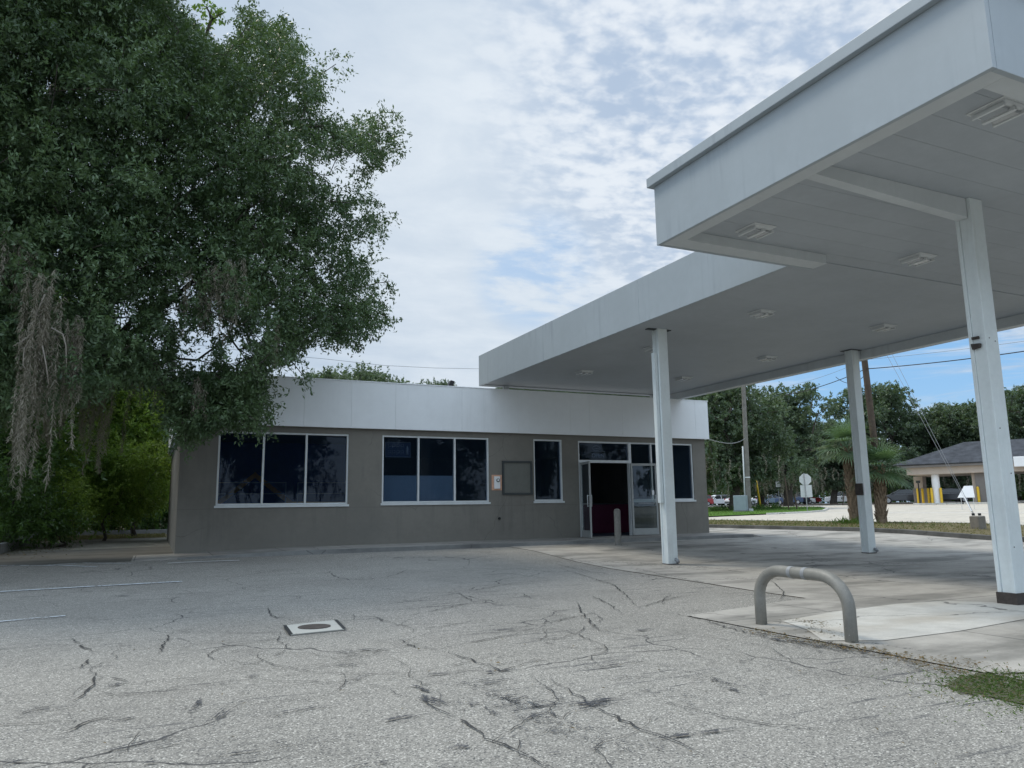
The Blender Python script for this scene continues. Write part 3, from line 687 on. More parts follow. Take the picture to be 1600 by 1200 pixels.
# drain in the lot
dp = [ground_at(*p) for p in ((445, 979.5), (524, 970.5), (538, 985), (455, 993.5))]
dc = sum(dp, Vector())/4
t = thing('drain_cover', 'dark drain cover set in a square white painted concrete slab in the asphalt', 'drain', (dc.x, dc.y, gz(dc.x, dc.y)))
mb = MB(); mb.prism([(p.x, p.y) for p in reversed(dp)], strip_z(-.05), strip_z(.012)); mb.build('slab', speckle_mat('chipped_white_paint', (.42, .42, .39), .66, 16), t)
mb = MB(); mb.prism([(p.x, p.y) for p in reversed(dp)], strip_z(-.06), strip_z(.006)); mb.build('slab_bed', M['apron'], t)
mb = MB()
for k in (1, 3):
    mb = MB(); a, b = dp[k], dp[(k+1) % 4]; d = (b-a).normalized(); n = Vector((-d.y, d.x, 0))
    mb.add([(q.x, q.y, gz(q.x, q.y)+.015) for q in (a-n*.015, a+n*.02, b+n*.02, b-n*.015)], [(0, 1, 2, 3)]); mb.build('edge_joint', M['dark'], t)
mb = MB(); n = 28
ring = [(dc.x+.155*math.cos(2*math.pi*i/n), dc.y+.155*math.sin(2*math.pi*i/n)) for i in range(n)]
mb.prism(ring, strip_z(-.01), strip_z(.019)); mb.build('lid', M['rust'], t, bevel=.004)

mb = MB()
for k in range(16):
    f0 = random.uniform(.15, .7); f1 = f0+random.uniform(.1, .3); g = random.uniform(.2, .85)
    q0, q1 = (dp[0].lerp(dp[1], f0)).lerp(dp[3].lerp(dp[2], f0), g), (dp[0].lerp(dp[1], f1)).lerp(dp[3].lerp(dp[2], f1), g+random.gauss(0, .04)); w = random.uniform(.006, .02)
    mb.add([(q0.x, q0.y-w, gz(q0.x, q0.y)+.0145+k*.0001), (q1.x, q1.y-w*.3, gz(q1.x, q1.y)+.0145+k*.0001), (q1.x, q1.y+w*.3, gz(q1.x, q1.y)+.0145+k*.0001), (q0.x, q0.y+w, gz(q0.x, q0.y)+.0145+k*.0001)], [(0, 1, 2, 3)])
o = mb.build('slab_scuffs', M['tar_thin'], t); o['kind'] = 'stuff'
# ------------------------------------------------------------------ store building
YF, BX0, BX1, BY1 = 19.31, .49, 15.87, 30.5
store = thing('store_building', 'long low taupe stucco store with white parapet, dark windows and open double doors', 'building', (8, 24, 0))
def wall_grid(mb, x0, x1, z0, z1, ya, yb, holes):
    xs = sorted({x0, x1, *[h[0] for h in holes], *[h[1] for h in holes]}); zs = sorted({z0, z1, *[h[2] for h in holes], *[h[3] for h in holes]})
    xs = [x for x in xs if x0 <= x <= x1]; zs = [z for z in zs if z0 <= z <= z1]
    sol = lambda i, j: 0 <= i < len(xs)-1 and 0 <= j < len(zs)-1 and not any(h[0]-1e-6 <= xs[i] < h[1]-1e-6 and h[2]-1e-6 <= zs[j] < h[3]-1e-6 for h in holes)
    for i in range(len(xs)-1):
        for j in range(len(zs)-1):
            if not sol(i, j): continue
            a, b, c, d = xs[i], xs[i+1], zs[j], zs[j+1]
            mb.add([(a, ya, c), (b, ya, c), (b, ya, d), (a, ya, d)], [(0, 1, 2, 3)])
            mb.add([(a, yb, c), (b, yb, c), (b, yb, d), (a, yb, d)], [(3, 2, 1, 0)])
            if not sol(i-1, j): mb.add([(a, ya, c), (a, yb, c), (a, yb, d), (a, ya, d)], [(3, 2, 1, 0)])
            if not sol(i+1, j): mb.add([(b, ya, c), (b, yb, c), (b, yb, d), (b, ya, d)], [(0, 1, 2, 3)])
            if not sol(i, j-1): mb.add([(a, ya, c), (b, ya, c), (b, yb, c), (a, yb, c)], [(3, 2, 1, 0)])
            if not sol(i, j+1): mb.add([(a, ya, d), (b, ya, d), (b, yb, d), (a, yb, d)], [(0, 1, 2, 3)])
W1 = (1.315, 4.44, 1.10, 2.875); W2 = (5.32, 8.345, 1.115, 2.88); W3 = (9.735, 10.665, 1.125, 2.885)
DT = (11.20, 13.02, .0, 2.87); W4 = (13.02, 15.37, 1.115, 2.87)
mb = MB(); wall_grid(mb, BX0, BX1, -.2, 3.06, YF, YF+.22, [W1, W2, W3, (11.20, 13.02, .085, 2.87), W4])
o = mb.build('wall', M['wall'], store)
bm = bmesh.new(); bm.from_mesh(o.data); bmesh.ops.remove_doubles(bm, verts=bm.verts, dist=1e-5); bmesh.ops.recalc_face_normals(bm, faces=bm.faces); bm.to_mesh(o.data); bm.free()
mb = MB(); mb.box(BX0, YF+.22, -.2, BX0+.22, BY1, 3.06); mb.build('wall', M['wall'], store)
mb = MB(); mb.box(BX1-.22, YF+.22, -.2, BX1, BY1, 3.06); mb.build('wall', M['wall'], store)
mb = MB(); mb.box(BX0+.22, BY1-.22, -.2, BX1-.22, BY1, 3.06); mb.build('wall', M['wall'], store)
mb = MB(); mb.box(BX0+.22, YF+.22, 3.061, BX1-.22, BY1-.22, 3.3); mb.build('ceiling', M['inner'], store)
mb = MB(); mb.box(BX0+.1, YF+.1, 3.72, BX1-.1, BY1-.1, 3.8); mb.build('roof', M['roofing'], store)
mb = MB(); mb.box(BX0+.22, YF+.22, -.1, BX1-.22, BY1-.22, .07); mb.build('floor', M['inner'], store)
# parapet fascia of butted panels
mb = MB(); FY = YF-.13; FZ0, FZ1 = 3.025, 4.235
px = [BX0-.13, 1.9, 3.27, 4.46, 5.63, 7.5, 9.2, 10.9, 11.55, 12.7, 14.0, 15.45, BX1+.10]
for a, b in zip(px[:-1], px[1:]): mb.box(a+.001, FY, FZ0, b-.001, FY+.05, FZ1)
for a, b in zip(np.linspace(YF+.2, BY1, 7)[:-1], np.linspace(YF+.2, BY1, 7)[1:]):
    mb.box(BX0-.13, a+.003, FZ0, BX0-.08, b-.003, FZ1); mb.box(BX1+.05, a+.003, FZ0, BX1+.10, b-.003, FZ1)
mb.box(BX0-.13, FY+.05, FZ0, BX0-.08, YF+.2, FZ1); mb.box(BX1+.05, FY+.05, FZ0, BX1+.10, YF+.2, FZ1)
mb.box(BX0-.13, BY1-.02, FZ0, BX1+.10, BY1+.03, FZ1)
mb.build('parapet', M['fascia'], store, bevel=.004)
mb = MB(); mb.box(BX0-.07, FY+.052, FZ0+.02, BX1+.04, FY+.09, FZ1-.03); mb.build('parapet_backing', M['grey_metal'], store)
mb = MB(); mb.box(BX0-.145, FY-.015, FZ1+.001, BX1+.115, FY+.10, FZ1+.028); mb.box(BX0-.145, FY+.102, FZ1+.001, BX0-.06, BY1+.04, FZ1+.028); mb.box(BX1+.03, FY+.102, FZ1+.001, BX1+.115, BY1+.04, FZ1+.028)
mb.build('parapet_cap', M['fascia'], store, bevel=.004)
mb = MB(); mb.box(BX0-.06, FY+.1, FZ0+.012, BX1+.03, YF-.002, FZ0+.03); mb.build('soffit', M['wall'], store)
def window(w, mull, name='window', yb=YF+.07):
    x0, x1, z0, z1 = w; f = .045; mb = MB(); ya, yc = yb-.05, yb+.05
    mb.box(x0-.03, YF-.035, z0-.055, x1+.03, yc, z0-.001)                     # sill
    mb.box(x0, ya, z0, x1, yc, z0+f); mb.box(x0, ya, z1-f, x1, yc, z1)
    mb.box(x0, ya, z0+f, x0+f, yc, z1-f); mb.box(x1-f, ya, z0+f, x1, yc, z1-f)
    for m in mull: mb.box(m-f*.55, ya-.004, z0+f, m+f*.55, yc, z1-f)
    fr = mb.build(name, M['alu'], store, bevel=.004)
    ed = [x0+f]+list(mull)+[x1-f]
    for a, b in zip(ed[:-1], ed[1:]):
        pa = a+(f*.55 if a in mull else 0); pb = b-(f*.55 if b in mull else 0)
        MB().add([(pa, yb, z0+f), (pb, yb+random.uniform(-.004, .004), z0+f), (pb, yb+random.uniform(-.004, .004), z1-f), (pa, yb, z1-f)], [(0, 1, 2, 3)]).build('pane', M['glass'], fr)
    return fr
window(W1, (2.36, 3.385)); window(W2, (6.315, 7.345)); window(W3, ())
# door surround with transom, side window group
mb = MB(); f = .05; ya, yc = YF+.02, YF+.13; zt = 2.235
mb.box(11.20, ya, .085, 11.25, yc, 2.87); mb.box(12.97, ya, .085, 13.02, yc, 2.87)
mb.box(11.25, ya, 2.82, 12.97, yc, 2.87); mb.box(11.25, ya-.004, zt, 12.97, yc, zt+.08)
fr = mb.build('door_frame', M['alu'], store, bevel=.004)
MB().add([(11.25, YF+.07, zt+.08), (12.97, YF+.07, zt+.08), (12.97, YF+.07, 2.82), (11.25, YF+.07, 2.82)], [(0, 1, 2, 3)]).build('pane', M['glass'], fr)
window((13.021, 15.37, 1.115, 2.87), (13.80, 14.58))
def door_leaf(hinge, ang, width, flip):
    """glass leaf, local x along the leaf"""
    c, s = math.cos(ang), math.sin(ang)
    def tr(mb): mb.v = [(hinge[0]+x*c-y*s, hinge[1]+x*s+y*c, z) for x, y, z in mb.v]; return mb
    mb = MB(); z0, z1 = .10, zt-.01; st = .055
    mb.box(0, -.022, z0, st, .022, z1); mb.box(width-st, -.022, z0, width, .022, z1); mb.box(st, -.022, z0, width-st, .022, z0+.19); mb.box(st, -.022, z1-.07, width-st, .022, z1)
    d = tr(mb).build('door', M['door_alu'], store, bevel=.003)
    tr(MB().add([(st, 0, z0+.19), (width-st, 0, z0+.19), (width-st, 0, z1-.07), (st, 0, z1-.07)], [(0, 1, 2, 3)])).build('pane', M['clear'], d)
    mb = MB(); hx = width-.08
    for yy in (-.06, .06): mb.tube([(hx, yy, .95), (hx, yy, 1.28)], .012, 8)
    for zz in (.97, 1.26): mb.tube([(hx, -.06, zz), (hx, .06, zz)], .008, 6)
    tr(mb).build('handle', M['alu'], d, smooth=True)
    mb = MB(); mb.box(.2, -.05, 1.02, width-.1, -.03, 1.045); tr(mb).build('push_bar', M['grey_metal'], d)
    return d
door_leaf((11.27, YF+.01), rad(-103), .86, 1)
d2 = door_leaf((12.99, YF-.03), rad(-8), .86, -1)
mb = MB(); mb.box(13.64, YF-.165, 1.28, 13.72, YF-.158, 1.42); mb.build('notice', M['white'], d2)
# interior seen through the glass
mb = MB(); mb.box(.75, 24.4, .071, 6.6, 24.5, 3.05); mb.build('partition', M['mural_blue'], store)
mb = MB(); pts = [(.8, 1.00), (1.55, 1.05), (2.75, 2.05), (3.9, 1.15), (6.4, 1.12)]
for (a, za), (b, zb) in zip(pts[:-1], pts[1:]): mb.add([(a, 24.38, za-.09), (b, 24.38, zb-.09), (b, 24.38, zb+.09), (a, 24.38, za+.09)], [(0, 1, 2, 3)])
mb.build('mural_stripe', M['mural_orange'], store)
mb = MB()
for x0, x1 in ((1.2, 3.3), (3.6, 6.0)):
    for z in (1.02, 1.42, 1.72): mb.box(x0, 21.8, z, x1, 21.84, z+.02)
    for x in (x0, x1-.02): mb.box(x, 21.8, .08, x+.02, 21.84, 1.74)
t = mb.build('wire_rack', M['grey_metal'], loc=(3.6, 21.8, .07)); tag(t, 'low wire display rack standing behind the leftmost store window', 'rack')
mb = MB(); mb.box(5.1, 20.2, .95, 7.62, 20.26, 1.87); mb.box(5.1, 20.28, .071, 5.16, 20.34, 1.5); mb.box(7.5, 20.28, .071, 7.56, 20.34, 1.5)
t = mb.build('white_board', M['board'], loc=(6.4, 20.2, .07), bevel=.004); tag(t, 'pale blue white board standing inside the middle store window', 'board')
t = thing('counter', 'dark maroon service counter inside the open doorway', 'counter', (13, 22.4, .07))
mb = MB(); mb.box(12.6, 22.2, .072, 15.2, 22.8, 1.02); mb.build('body', M['maroon'], t, bevel=.006)
mb = MB(); mb.box(12.55, 22.15, 1.021, 15.25, 22.85, 1.06); mb.build('top', M['frame_dark'], t, bevel=.006)
# unlit window signs
t = thing('bottle_sign', 'unlit bordered sign with faint lettering and a bottle behind the middle window', 'sign', (5.8, YF+.3, 2.4))
mb = MB(); mb.box(5.47, YF+.26, 2.33, 6.16, YF+.28, 2.72); mb.build('panel', simple('navy_sign_panel', (.02, .035, .07), .6, .1), t)
mb = MB(); x0, x1, z0, z1, y = 5.47, 6.16, 2.33, 2.72, YF+.245
mb.tube([(x0, y, z0), (x1, y, z0), (x1, y, z1), (x0, y, z1), (x0, y, z0)], .008, 6)
for r, zz in ((0, 2.56), (1, 2.39)):
    for k in range(4):
        a = x0+.08+k*.115
        mb.tube([(a, y, zz), (a, y, zz+.11), (a+.07, y, zz+.11), (a+.07, y, zz+.05), (a, y, zz+.05)], .006, 5)
mb.tube([(6.07, y, 2.4), (6.07, y, 2.56), (6.07, y, 2.63)], [.035, .035, .012], 8)
mb.build('tubing', M['grey_metal'], t, smooth=True)
cu = bpy.data.curves.new('lettering', 'FONT'); cu.body = 'OPEN'; cu.size = .17; cu.extrude = .006; cu.align_x = 'CENTER'
t = thing('open_sign', 'unlit open sign with a round emblem behind the transom above the door', 'sign', (11.95, YF+.12, 2.4))
lo = bpy.data.objects.new('lettering', cu); COL.objects.link(lo); lo.parent = t; lo.location = (0, 0, 0); lo.rotation_euler = (rad(90), 0, 0); cu.materials.append(M['grey_metal'])
bpy.context.view_layer.update(); me_ = bpy.data.meshes.new_from_object(lo.evaluated_get(bpy.context.evaluated_depsgraph_get())); bpy.data.objects.remove(lo)
lo = bpy.data.objects.new('lettering', me_); COL.objects.link(lo); lo.parent = t; lo.rotation_euler = (rad(90), 0, 0)
mb = MB(); n = 20
mb.tube([(11.9+.13*math.cos(2*math.pi*k/n), YF+.12, 2.67+.075*math.sin(2*math.pi*k/n)) for k in range(n+1)], .009, 6); mb.tube([(11.82, YF+.12, 2.66), (11.98, YF+.12, 2.67)], .008, 6)
mb.build('emblem', M['grey_metal'], t, smooth=True)
# things on the facade
mb0 = on_y(768, 742, YF); mb1 = on_y(784, 766, YF)
t = thing('meter_box', 'small white lock box on a raw plywood patch on the wall', 'meter box', (mb0.x+.15, YF, mb0.z-.2))
mb = MB(); mb.box(mb0.x, YF-.012, mb1.z, mb1.x, YF-.001, mb0.z); mb.build('backing', M['orange_board'], t)
xc = (mb0.x+mb1.x)/2; zc_ = (mb0.z+mb1.z)/2
mb = MB(); mb.box(xc-.09, YF-.05, zc_-.17, xc+.09, YF-.013, zc_+.17); mb.build('box', M['white'], t, bevel=.01)
mb = MB(); mb.tube([(xc+.02, YF-.05, zc_+.06), (xc+.02, YF-.075, zc_+.06)], .05, 16); mb.build('dial', M['frame_dark'], t, bevel=.004)
mb = MB(); mb.tube([(xc+.015, YF-.0755, zc_+.065), (xc+.015, YF-.085, zc_+.065)], .03, 12); mb.build('dial_face', M['white'], t)
f0 = on_y(784, 720, YF); f1 = on_y(831.5, 773, YF)
t = thing('display_frame', 'empty dark framed display case mounted flat on the taupe wall', 'display case', (f0.x+.4, YF, f1.z))
mb = MB(); x0, x1, z0, z1 = f0.x, f1.x, f1.z, f0.z; w = .055
mb.box(x0, YF-.05, z0, x1, YF-.001, z0+w); mb.box(x0, YF-.05, z1-w, x1, YF-.001, z1); mb.box(x0, YF-.05, z0+w, x0+w, YF-.001, z1-w); mb.box(x1-w, YF-.05, z0+w, x1, YF-.001, z1-w)
mb.build('frame', M['frame_dark'], t, bevel=.004)
mb = MB(); mb.box(x0+w, YF-.018, z0+w, x1-w, YF-.002, z1-w); mb.build('panel', simple('faded_green_panel', (.145, .15, .135), .7, .08, 3), t)
p = on_y(780, 810, YF); mb = MB(); mb.tube([(p.x, YF+.01, p.z), (p.x, YF-.03, p.z)], .035, 12); mb.tube([(p.x, YF-.03, p.z), (p.x, YF-.07, p.z-.01)], .018, 10)
t = mb.build('hose_tap', M['dark'], loc=(p.x, YF, p.z), smooth=True, auto=40); tag(t, 'small dark hose tap low on the taupe wall beneath the display case', 'tap')
p = on_y(703, 600, 20.2)
t = thing('floodlight', 'small dark floodlight tilted up on the store roof edge', 'floodlight', (p.x, 20.2, 3.8))
mb = MB(); mb.tube([(p.x-.06, 20.2, 3.8), (p.x-.06, 20.2, p.z-.04)], .02, 8); mb.build('stem', M['dark'], t)
mb = MB(); mb.profile([(-.09, -.08), (.05, -.10), (.12, .07), (.0, .10)], (p.x, 20.1, p.z), (1, 0, 0), (0, 0, 1), (0, 1, 0), 0, .2); mb.build('head', M['dark'], t, bevel=.01)

# ------------------------------------------------------------------ fuel canopy
canopy = thing('fuel_canopy', 'white two level fuel canopy on slim white columns reaching over the store roof', 'canopy', (10, 10, 0))
CZ = 4.46
A1 = dict(x0=5.79, x1=18.0, y0=3.33, y1=7.78, zb=4.32, zt=5.13)
A2 = dict(x0=8.29, x1=14.95, y0=7.55, y1=19.86, zb=4.42, zt=5.31)
a = A1; t_ = .05
def fascia_run(mb, p, q, zb, zt, n, th=.05):
    """n butted panels from p to q (xy), thickness toward the left of travel"""
    p, q = Vector((*p, 0)), Vector((*q, 0)); d = (q-p).normalized(); nn = Vector((-d.y, d.x, 0))
    L = (q-p).length
    for k in range(n):
        s0, s1 = L*k/n+(.0015 if k else 0), L*(k+1)/n-(.0015 if k < n-1 else 0)
        mb.profile([(s0, zb), (s1, zb), (s1, zt), (s0, zt)], p, d, (0, 0, 1), nn, 0, th)
# fascia of near section: left, front, back, right
mb = MB()
fascia_run(mb, (a['x0'], a['y1']), (a['x0'], a['y0']), a['zb'], a['zt'], 1)
fascia_run(mb, (a['x0']+.055, a['y0']), (a['x1'], a['y0']), a['zb'], a['zt'], 4)
fascia_run(mb, (a['x1'], a['y0']+.055), (a['x1'], a['y1']), a['zb'], a['zt'], 2)
fascia_run(mb, (A2['x0']+.22, a['y1']), (a['x0']+.055, a['y1']), a['zb'], a['zt'], 1); fascia_run(mb, (a['x1']-.055, a['y1']), (A2['x1']+.005, a['y1']), a['zb'], a['zt'], 1); fascia_run(mb, (A2['x1']-.06, a['y1']), (A2['x0']+.225, a['y1']), CZ+.045, a['zt'], 2)
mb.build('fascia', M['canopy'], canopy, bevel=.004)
mb = MB()
o_ = .07
mb.box(a['x0']-o_, a['y0']-o_, a['zt']+.001, a['x0']+.08, a['y1']+o_, a['zt']+.13); mb.box(a['x0']+.08, a['y0']-o_, a['zt']+.001, a['x1']+o_, a['y0']+.08, a['zt']+.13)
mb.box(a['x0']+.08, a['y1']-.08, a['zt']+.001, a['x1']+o_, a['y1']+o_, a['zt']+.13); mb.box(a['x1']-.08, a['y0']+.08, a['zt']+.001, a['x1']+o_, a['y1']-.08, a['zt']+.13)
mb.build('coping', M['canopy'], canopy, bevel=.006)
b = A2
mb = MB()
fascia_run(mb, (b['x0'], b['y1']), (b['x0'], a['y1']+.001), b['zb'], b['zt'], 3)
fascia_run(mb, (b['x1'], a['y1']+.001), (b['x1'], b['y1']), 4.25, b['zt'], 4)
fascia_run(mb, (b['x1']-.055, b['y1']), (b['x0']+.055, b['y1']), b['zb'], b['zt'], 3)
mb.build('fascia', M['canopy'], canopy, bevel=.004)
mb = MB(); mb.box(a['x0']+.06, a['y0']+.06, a['zt']-.15, a['x1']-.06, a['y1']-.06, a['zt']-.1); mb.box(b['x0']+.06, a['y1']+.02, b['zt']-.15, b['x1']-.06, b['y1']-.06, b['zt']-.1)
mb.build('roof_deck', M['roofing'], canopy)
# ceilings: pans with thin open seams over a dark backing
mb = MB(); y = a['y0']+.05
while y < a['y1']-.06:
    y2 = min(y+.405, a['y1']-.055); mb.box(a['x0']+.055, y+.002, CZ, a['x1']-.055, y2-.002, CZ+.02); y = y2
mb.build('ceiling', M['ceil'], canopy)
mb = MB(); y = a['y1']-.053
while y < b['y1']-.06:
    y2 = min(y+.405, b['y1']-.055); mb.box(b['x0']+.055, y+.001, CZ-.012, b['x1']-.055, y2-.001, CZ+.008); y = y2
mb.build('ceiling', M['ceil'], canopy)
mb = MB(); mb.box(a['x0']+.06, a['y0']+.06, CZ+.025, a['x1']-.06, a['y1']-.06, CZ+.04); mb.box(b['x0']+.06, a['y1']+.06, CZ+.025, b['x1']-.06, b['y1']-.06, CZ+.04); mb.build('ceiling_backing', M['seam'], canopy)
# bottom lips and beams
mb = MB(); zb = a['zb']; lw = .24
mb.box(a['x0']+.051, a['y0']+.051, zb+.004, a['x0']+lw, a['y1']-.05, CZ-.001)
mb.box(a['x0']+lw, a['y0']+.051, zb+.004, a['x1']-.06, a['y0']+lw, CZ-.001); mb.build('perimeter_beam', M['beam'], canopy, bevel=.004)
mb = MB(); mb.box(a['x0']+lw+.001, a['y1']-.31, zb+.004, b['x0']+.22, a['y1']-.051, CZ-.001); mb.build('end_beam', M['beam'], canopy, bevel=.004)
CYC = 5.40; CXC = 8.55
mb = MB(); mb.profile([(a['x0']+lw+.001, zb+.004), (CXC-.115, 4.22), (CXC-.115, CZ-.001), (a['x0']+lw+.001, CZ-.001)], (0, CYC-.06, 0), (1, 0, 0), (0, 0, 1), (0, 1, 0), 0, .13); mb.build('cross_beam', M['beam'], canopy, bevel=.004)
mb = MB(); mb.box(b['x1']-.22, a['y1']+.001, 4.25, b['x1']-.051, b['y1']-.06, CZ-.013); mb.build('edge_beam', M['beam'], canopy, bevel=.004)
mb = MB(); mb.box(b['x0']+.06, b['y1']-.25, b['zb']+.004, b['x1']-.225, b['y1']-.06, CZ-.013); mb.build('rear_beam', M['ceil'], canopy, bevel=.004)
def column(x, y, ztop, w=.225, d=.20, label=None, tiestub=None, base=False):
    z0 = gz(x, y); mb = MB()
    pw, pd = w/2, d/2; g = .03
    # I-section boxed column: two flange faces with a recessed seam down each side
    mb.box(x-pw, y-pd, z0-.05, x+pw, y-pd+.045, ztop); mb.box(x-pw, y+pd-.045, z0-.05, x+pw, y+pd, ztop); mb.box(x-pw+.012, y-pd+.046, z0-.05, x+pw-.012, y+pd-.046, ztop-.002)
    c = mb.build('column', M['column'], canopy, bevel=.006)
    mb = MB()
    if base: mb.box(x-pw-.012, y-pd-.012, z0-.01, x+pw+.012, y+pd+.012, z0+.13)
    else: mb.box(x-pw-.006, y-pd-.006, z0-.01, x+pw+.006, y+pd+.006, z0+.02)
    mb.build('column_base', M['rust'], c, bevel=.004)
    if base:
        for k, z in enumerate((.45, 1.25, 1.75, 2.75, 2.78)):
            sx = (-1, 1)[k % 2]; mb = MB(); mb.tube([(x+sx*pw*.45, y-pd-.004, z), (x+sx*pw*.45, y-pd+.001, z)], .007, 8); mb.build('bolt', M['rust'], c)
    return c
XA, YA = 9.02, 12.17; XBc, YBc = 14.50, 12.25
cA = column(XA, YA, CZ-.013); cB = column(XBc, YBc, CZ-.013); cC = column(CXC, CYC, CZ-.001, base=True)
mb = MB(); mb.box(XA-.30, YA-.06, CZ-.028, XA+.25, YA+.06, CZ-.0135); mb.build('top_plate', M['frame_dark'], cA)
mb = MB(); mb.box(XA-.19, YA-.05, 1.0, XA-.113, YA+.05, CZ-.5); mb.build('downpipe', M['column'], cA, bevel=.01)
mb = MB(); mb.box(XBc-.18, YBc-.16, CZ-.025, XBc+.16, YBc+.16, CZ-.0135); mb.build('top_plate', M['frame_dark'], cB)
mb = MB(); mb.box(XBc+.115, YBc-.06, 4.25, b['x1']-.225, YBc+.06, CZ-.015); mb.build('bracket', M['beam'], cB, bevel=.004)
mb = MB(); z = on_x(1345, 750, XBc-.12).z
mb.box(XBc-.16, YBc-.09, 1.12, XBc-.113, YBc+.09, 1.38); mb.build('outlet_box', M['rust'], cB, bevel=.006)
mb = MB(); mb.box(XBc-.115, YBc-.115, 1.12, XBc-.07, YBc-.101, 1.38); mb.build('outlet_cover', M['white'], cB)
mb = MB(); mb.profile([(-.04, 0), (.04, .015), (.05, .06), (-.05, .07)], (CXC-.115, CYC-.0, 2.66), (0, -1, 0), (0, 0, 1), (-1, 0, 0), 0, .05); mb.build('hanging_bracket', M['rust'], cC, bevel=.004)
mb = MB(); mb.box(CXC-.135, CYC-.03, 2.78, CXC-.113, CYC+.05, 2.81); mb.build('bracket_stub', M['rust'], cC)
for (x, y) in ((XA, YA), (XBc, YBc)):
    mb = MB(); z0 = gz(x, y); mb.tube([(x+.06, y-.10, z0+.09), (x+.06, y-.15, z0+.085), (x+.06, y-.17, z0+.04)], .035, 10); mb.build('drain_spout', M['grey_metal'], cA if x == XA else cB, smooth=True)
for x in (9.05, 14.2):
    mb = MB(); mb.box(x-.08, 19.60, 3.8, x+.08, 19.72, b['zb']+.01); mb.build('roof_post', M['beam'], canopy, bevel=.006)

# ceiling lamps
lamp = thing('canopy_lamp', 'x', 'ceiling lamp', group='unlit canopy ceiling lamps')
mb = MB(); h = .19
def frus(mb, h0, z0, h1, z1): mb.add([(-h0, -h0, z0), (h0, -h0, z0), (h0, h0, z0), (-h0, h0, z0), (-h1, -h1, z1), (h1, -h1, z1), (h1, h1, z1), (-h1, h1, z1)], [(0, 3, 2, 1), (4, 5, 6, 7), (0, 1, 5, 4), (1, 2, 6, 5), (2, 3, 7, 6), (3, 0, 4, 7)])
frus(mb, .205, -.02, .215, 0); frus(mb, .15, -.062, .19, -.02); mb.build('housing', M['lamp_house'], lamp, bevel=.01)
mb = MB()
for s in (-1, 1):   # sloped prismatic lens faces either side of a middle rib
    mb.add([(s*.155, -.13, -.063), (s*.03, -.13, -.075), (s*.03, .13, -.075), (s*.155, .13, -.063), (s*.150, -.12, -.090), (s*.045, -.12, -.100), (s*.045, .12, -.100), (s*.150, .12, -.090)],
           [(0, 1, 5, 4), (1, 2, 6, 5), (2, 3, 7, 6), (3, 0, 4, 7), (4, 5, 6, 7)])
mb.build('lens', M['lamp_lens'], lamp)
mb = MB(); mb.box(-.025, -.17, -.112, .025, .17, -.06); 
for s in (-1, 1): mb.box(s*.157, -.17, -.10, s*.19, .17, -.05)
mb.build('rib', M['lamp_house'], lamp, bevel=.006)
lamps = [(1560, 175, CZ, 'canopy lamp nearest the front corner, largest in view on the near canopy ceiling'), (1181, 361, CZ, 'canopy lamp beside the short end beam of the near canopy section'),
         (1434, 405, CZ, 'canopy lamp left of the right hand column top on the near canopy section'), (1190, 490, CZ-.012, 'canopy lamp right of the middle column top under the far canopy ceiling'),
         (1380, 512, CZ-.012, 'canopy lamp beside the right edge beam above the far right column'), (1022, 545, CZ-.012, 'canopy lamp just left of the middle column near its top plate'),
         (913, 582, CZ-.012, 'canopy lamp at the far left of the ceiling near the store parapet'), (1068, 592, CZ-.012, 'canopy lamp above the store doors, just right of the middle column'),
         (1198, 560, CZ-.012, 'canopy lamp in the far right part of the ceiling before the edge beam')]
for i, (u, v, z, lab) in enumerate(lamps):
    o = lamp if i == 0 else copy_tree(lamp)
    p = on_z(u, v, z-.03); o.location = (p.x, p.y, z-.001); o['label'] = lab; o.scale = (.88, .88, .75)

# ------------------------------------------------------------------ hoop guard and bollards
hl, hr = ground_at(1190, 976), ground_at(1331, 1004); hz = .56
mid = (hl+hr)/2; ax = (hr-hl); span = ax.length; ax.normalize()
pts = [hl+Vector((0, 0, -.1)), hl+Vector((0, 0, .26))]
rr = .30
for k in range(1, 9):
    t = math.pi/2*k/8; pts.append(hl+ax*(rr*(1-math.cos(t)))+Vector((0, 0, .26+(hz-.26-.05)*math.sin(t))))
tops = hz-.05
for k in range(8, 0, -1):
    t = math.pi/2*k/8; pts.append(hr-ax*(rr*(1-math.cos(t)))+Vector((0, 0, .26+(tops-.26)*math.sin(t))))
pts += [hr+Vector((0, 0, .26)), hr+Vector((0, 0, -.1))]
t = thing('hoop_guard', 'bent taupe steel pipe hoop guard at the edge of the concrete island', 'barrier', (mid.x, mid.y, mid.z))
mb = MB(); mb.tube(pts, .052, 20); mb.build('pipe', M['hoop'], t, smooth=True)
for f_ in (.42, .58):
    mb = MB(); c = hl.lerp(hr, f_)+Vector((0, 0, tops)); mb.tube([c-ax*.02, c+ax*.02], .0545, 20); mb.build('weld_band', M['grey_metal'], t, smooth=True, auto=40)
for (u, v, lab) in ((966, 852.3, 'grey steel bollard standing at the kerb before the open doors'), (1039, 851, 'grey steel bollard half hidden behind the middle canopy column')):
    p = ground_at(u, v); t = thing('bollard', lab, 'bollard', p, group='bollards along the store kerb')
    mb = MB(); r = .083; mb.tube([(p.x, p.y, p.z-.1), (p.x, p.y, p.z+.86)], r, 20); mb.build('post', M['bollard'], t, smooth=True, auto=40)
    mb = MB(); mb.tube([(p.x, p.y, p.z+.8605), (p.x, p.y, p.z+.885), (p.x, p.y, p.z+.905), (p.x, p.y, p.z+.915)], [r*.99, r*.9, r*.62, r*.15], 20); mb.build('cap', M['bollard'], t, smooth=True)

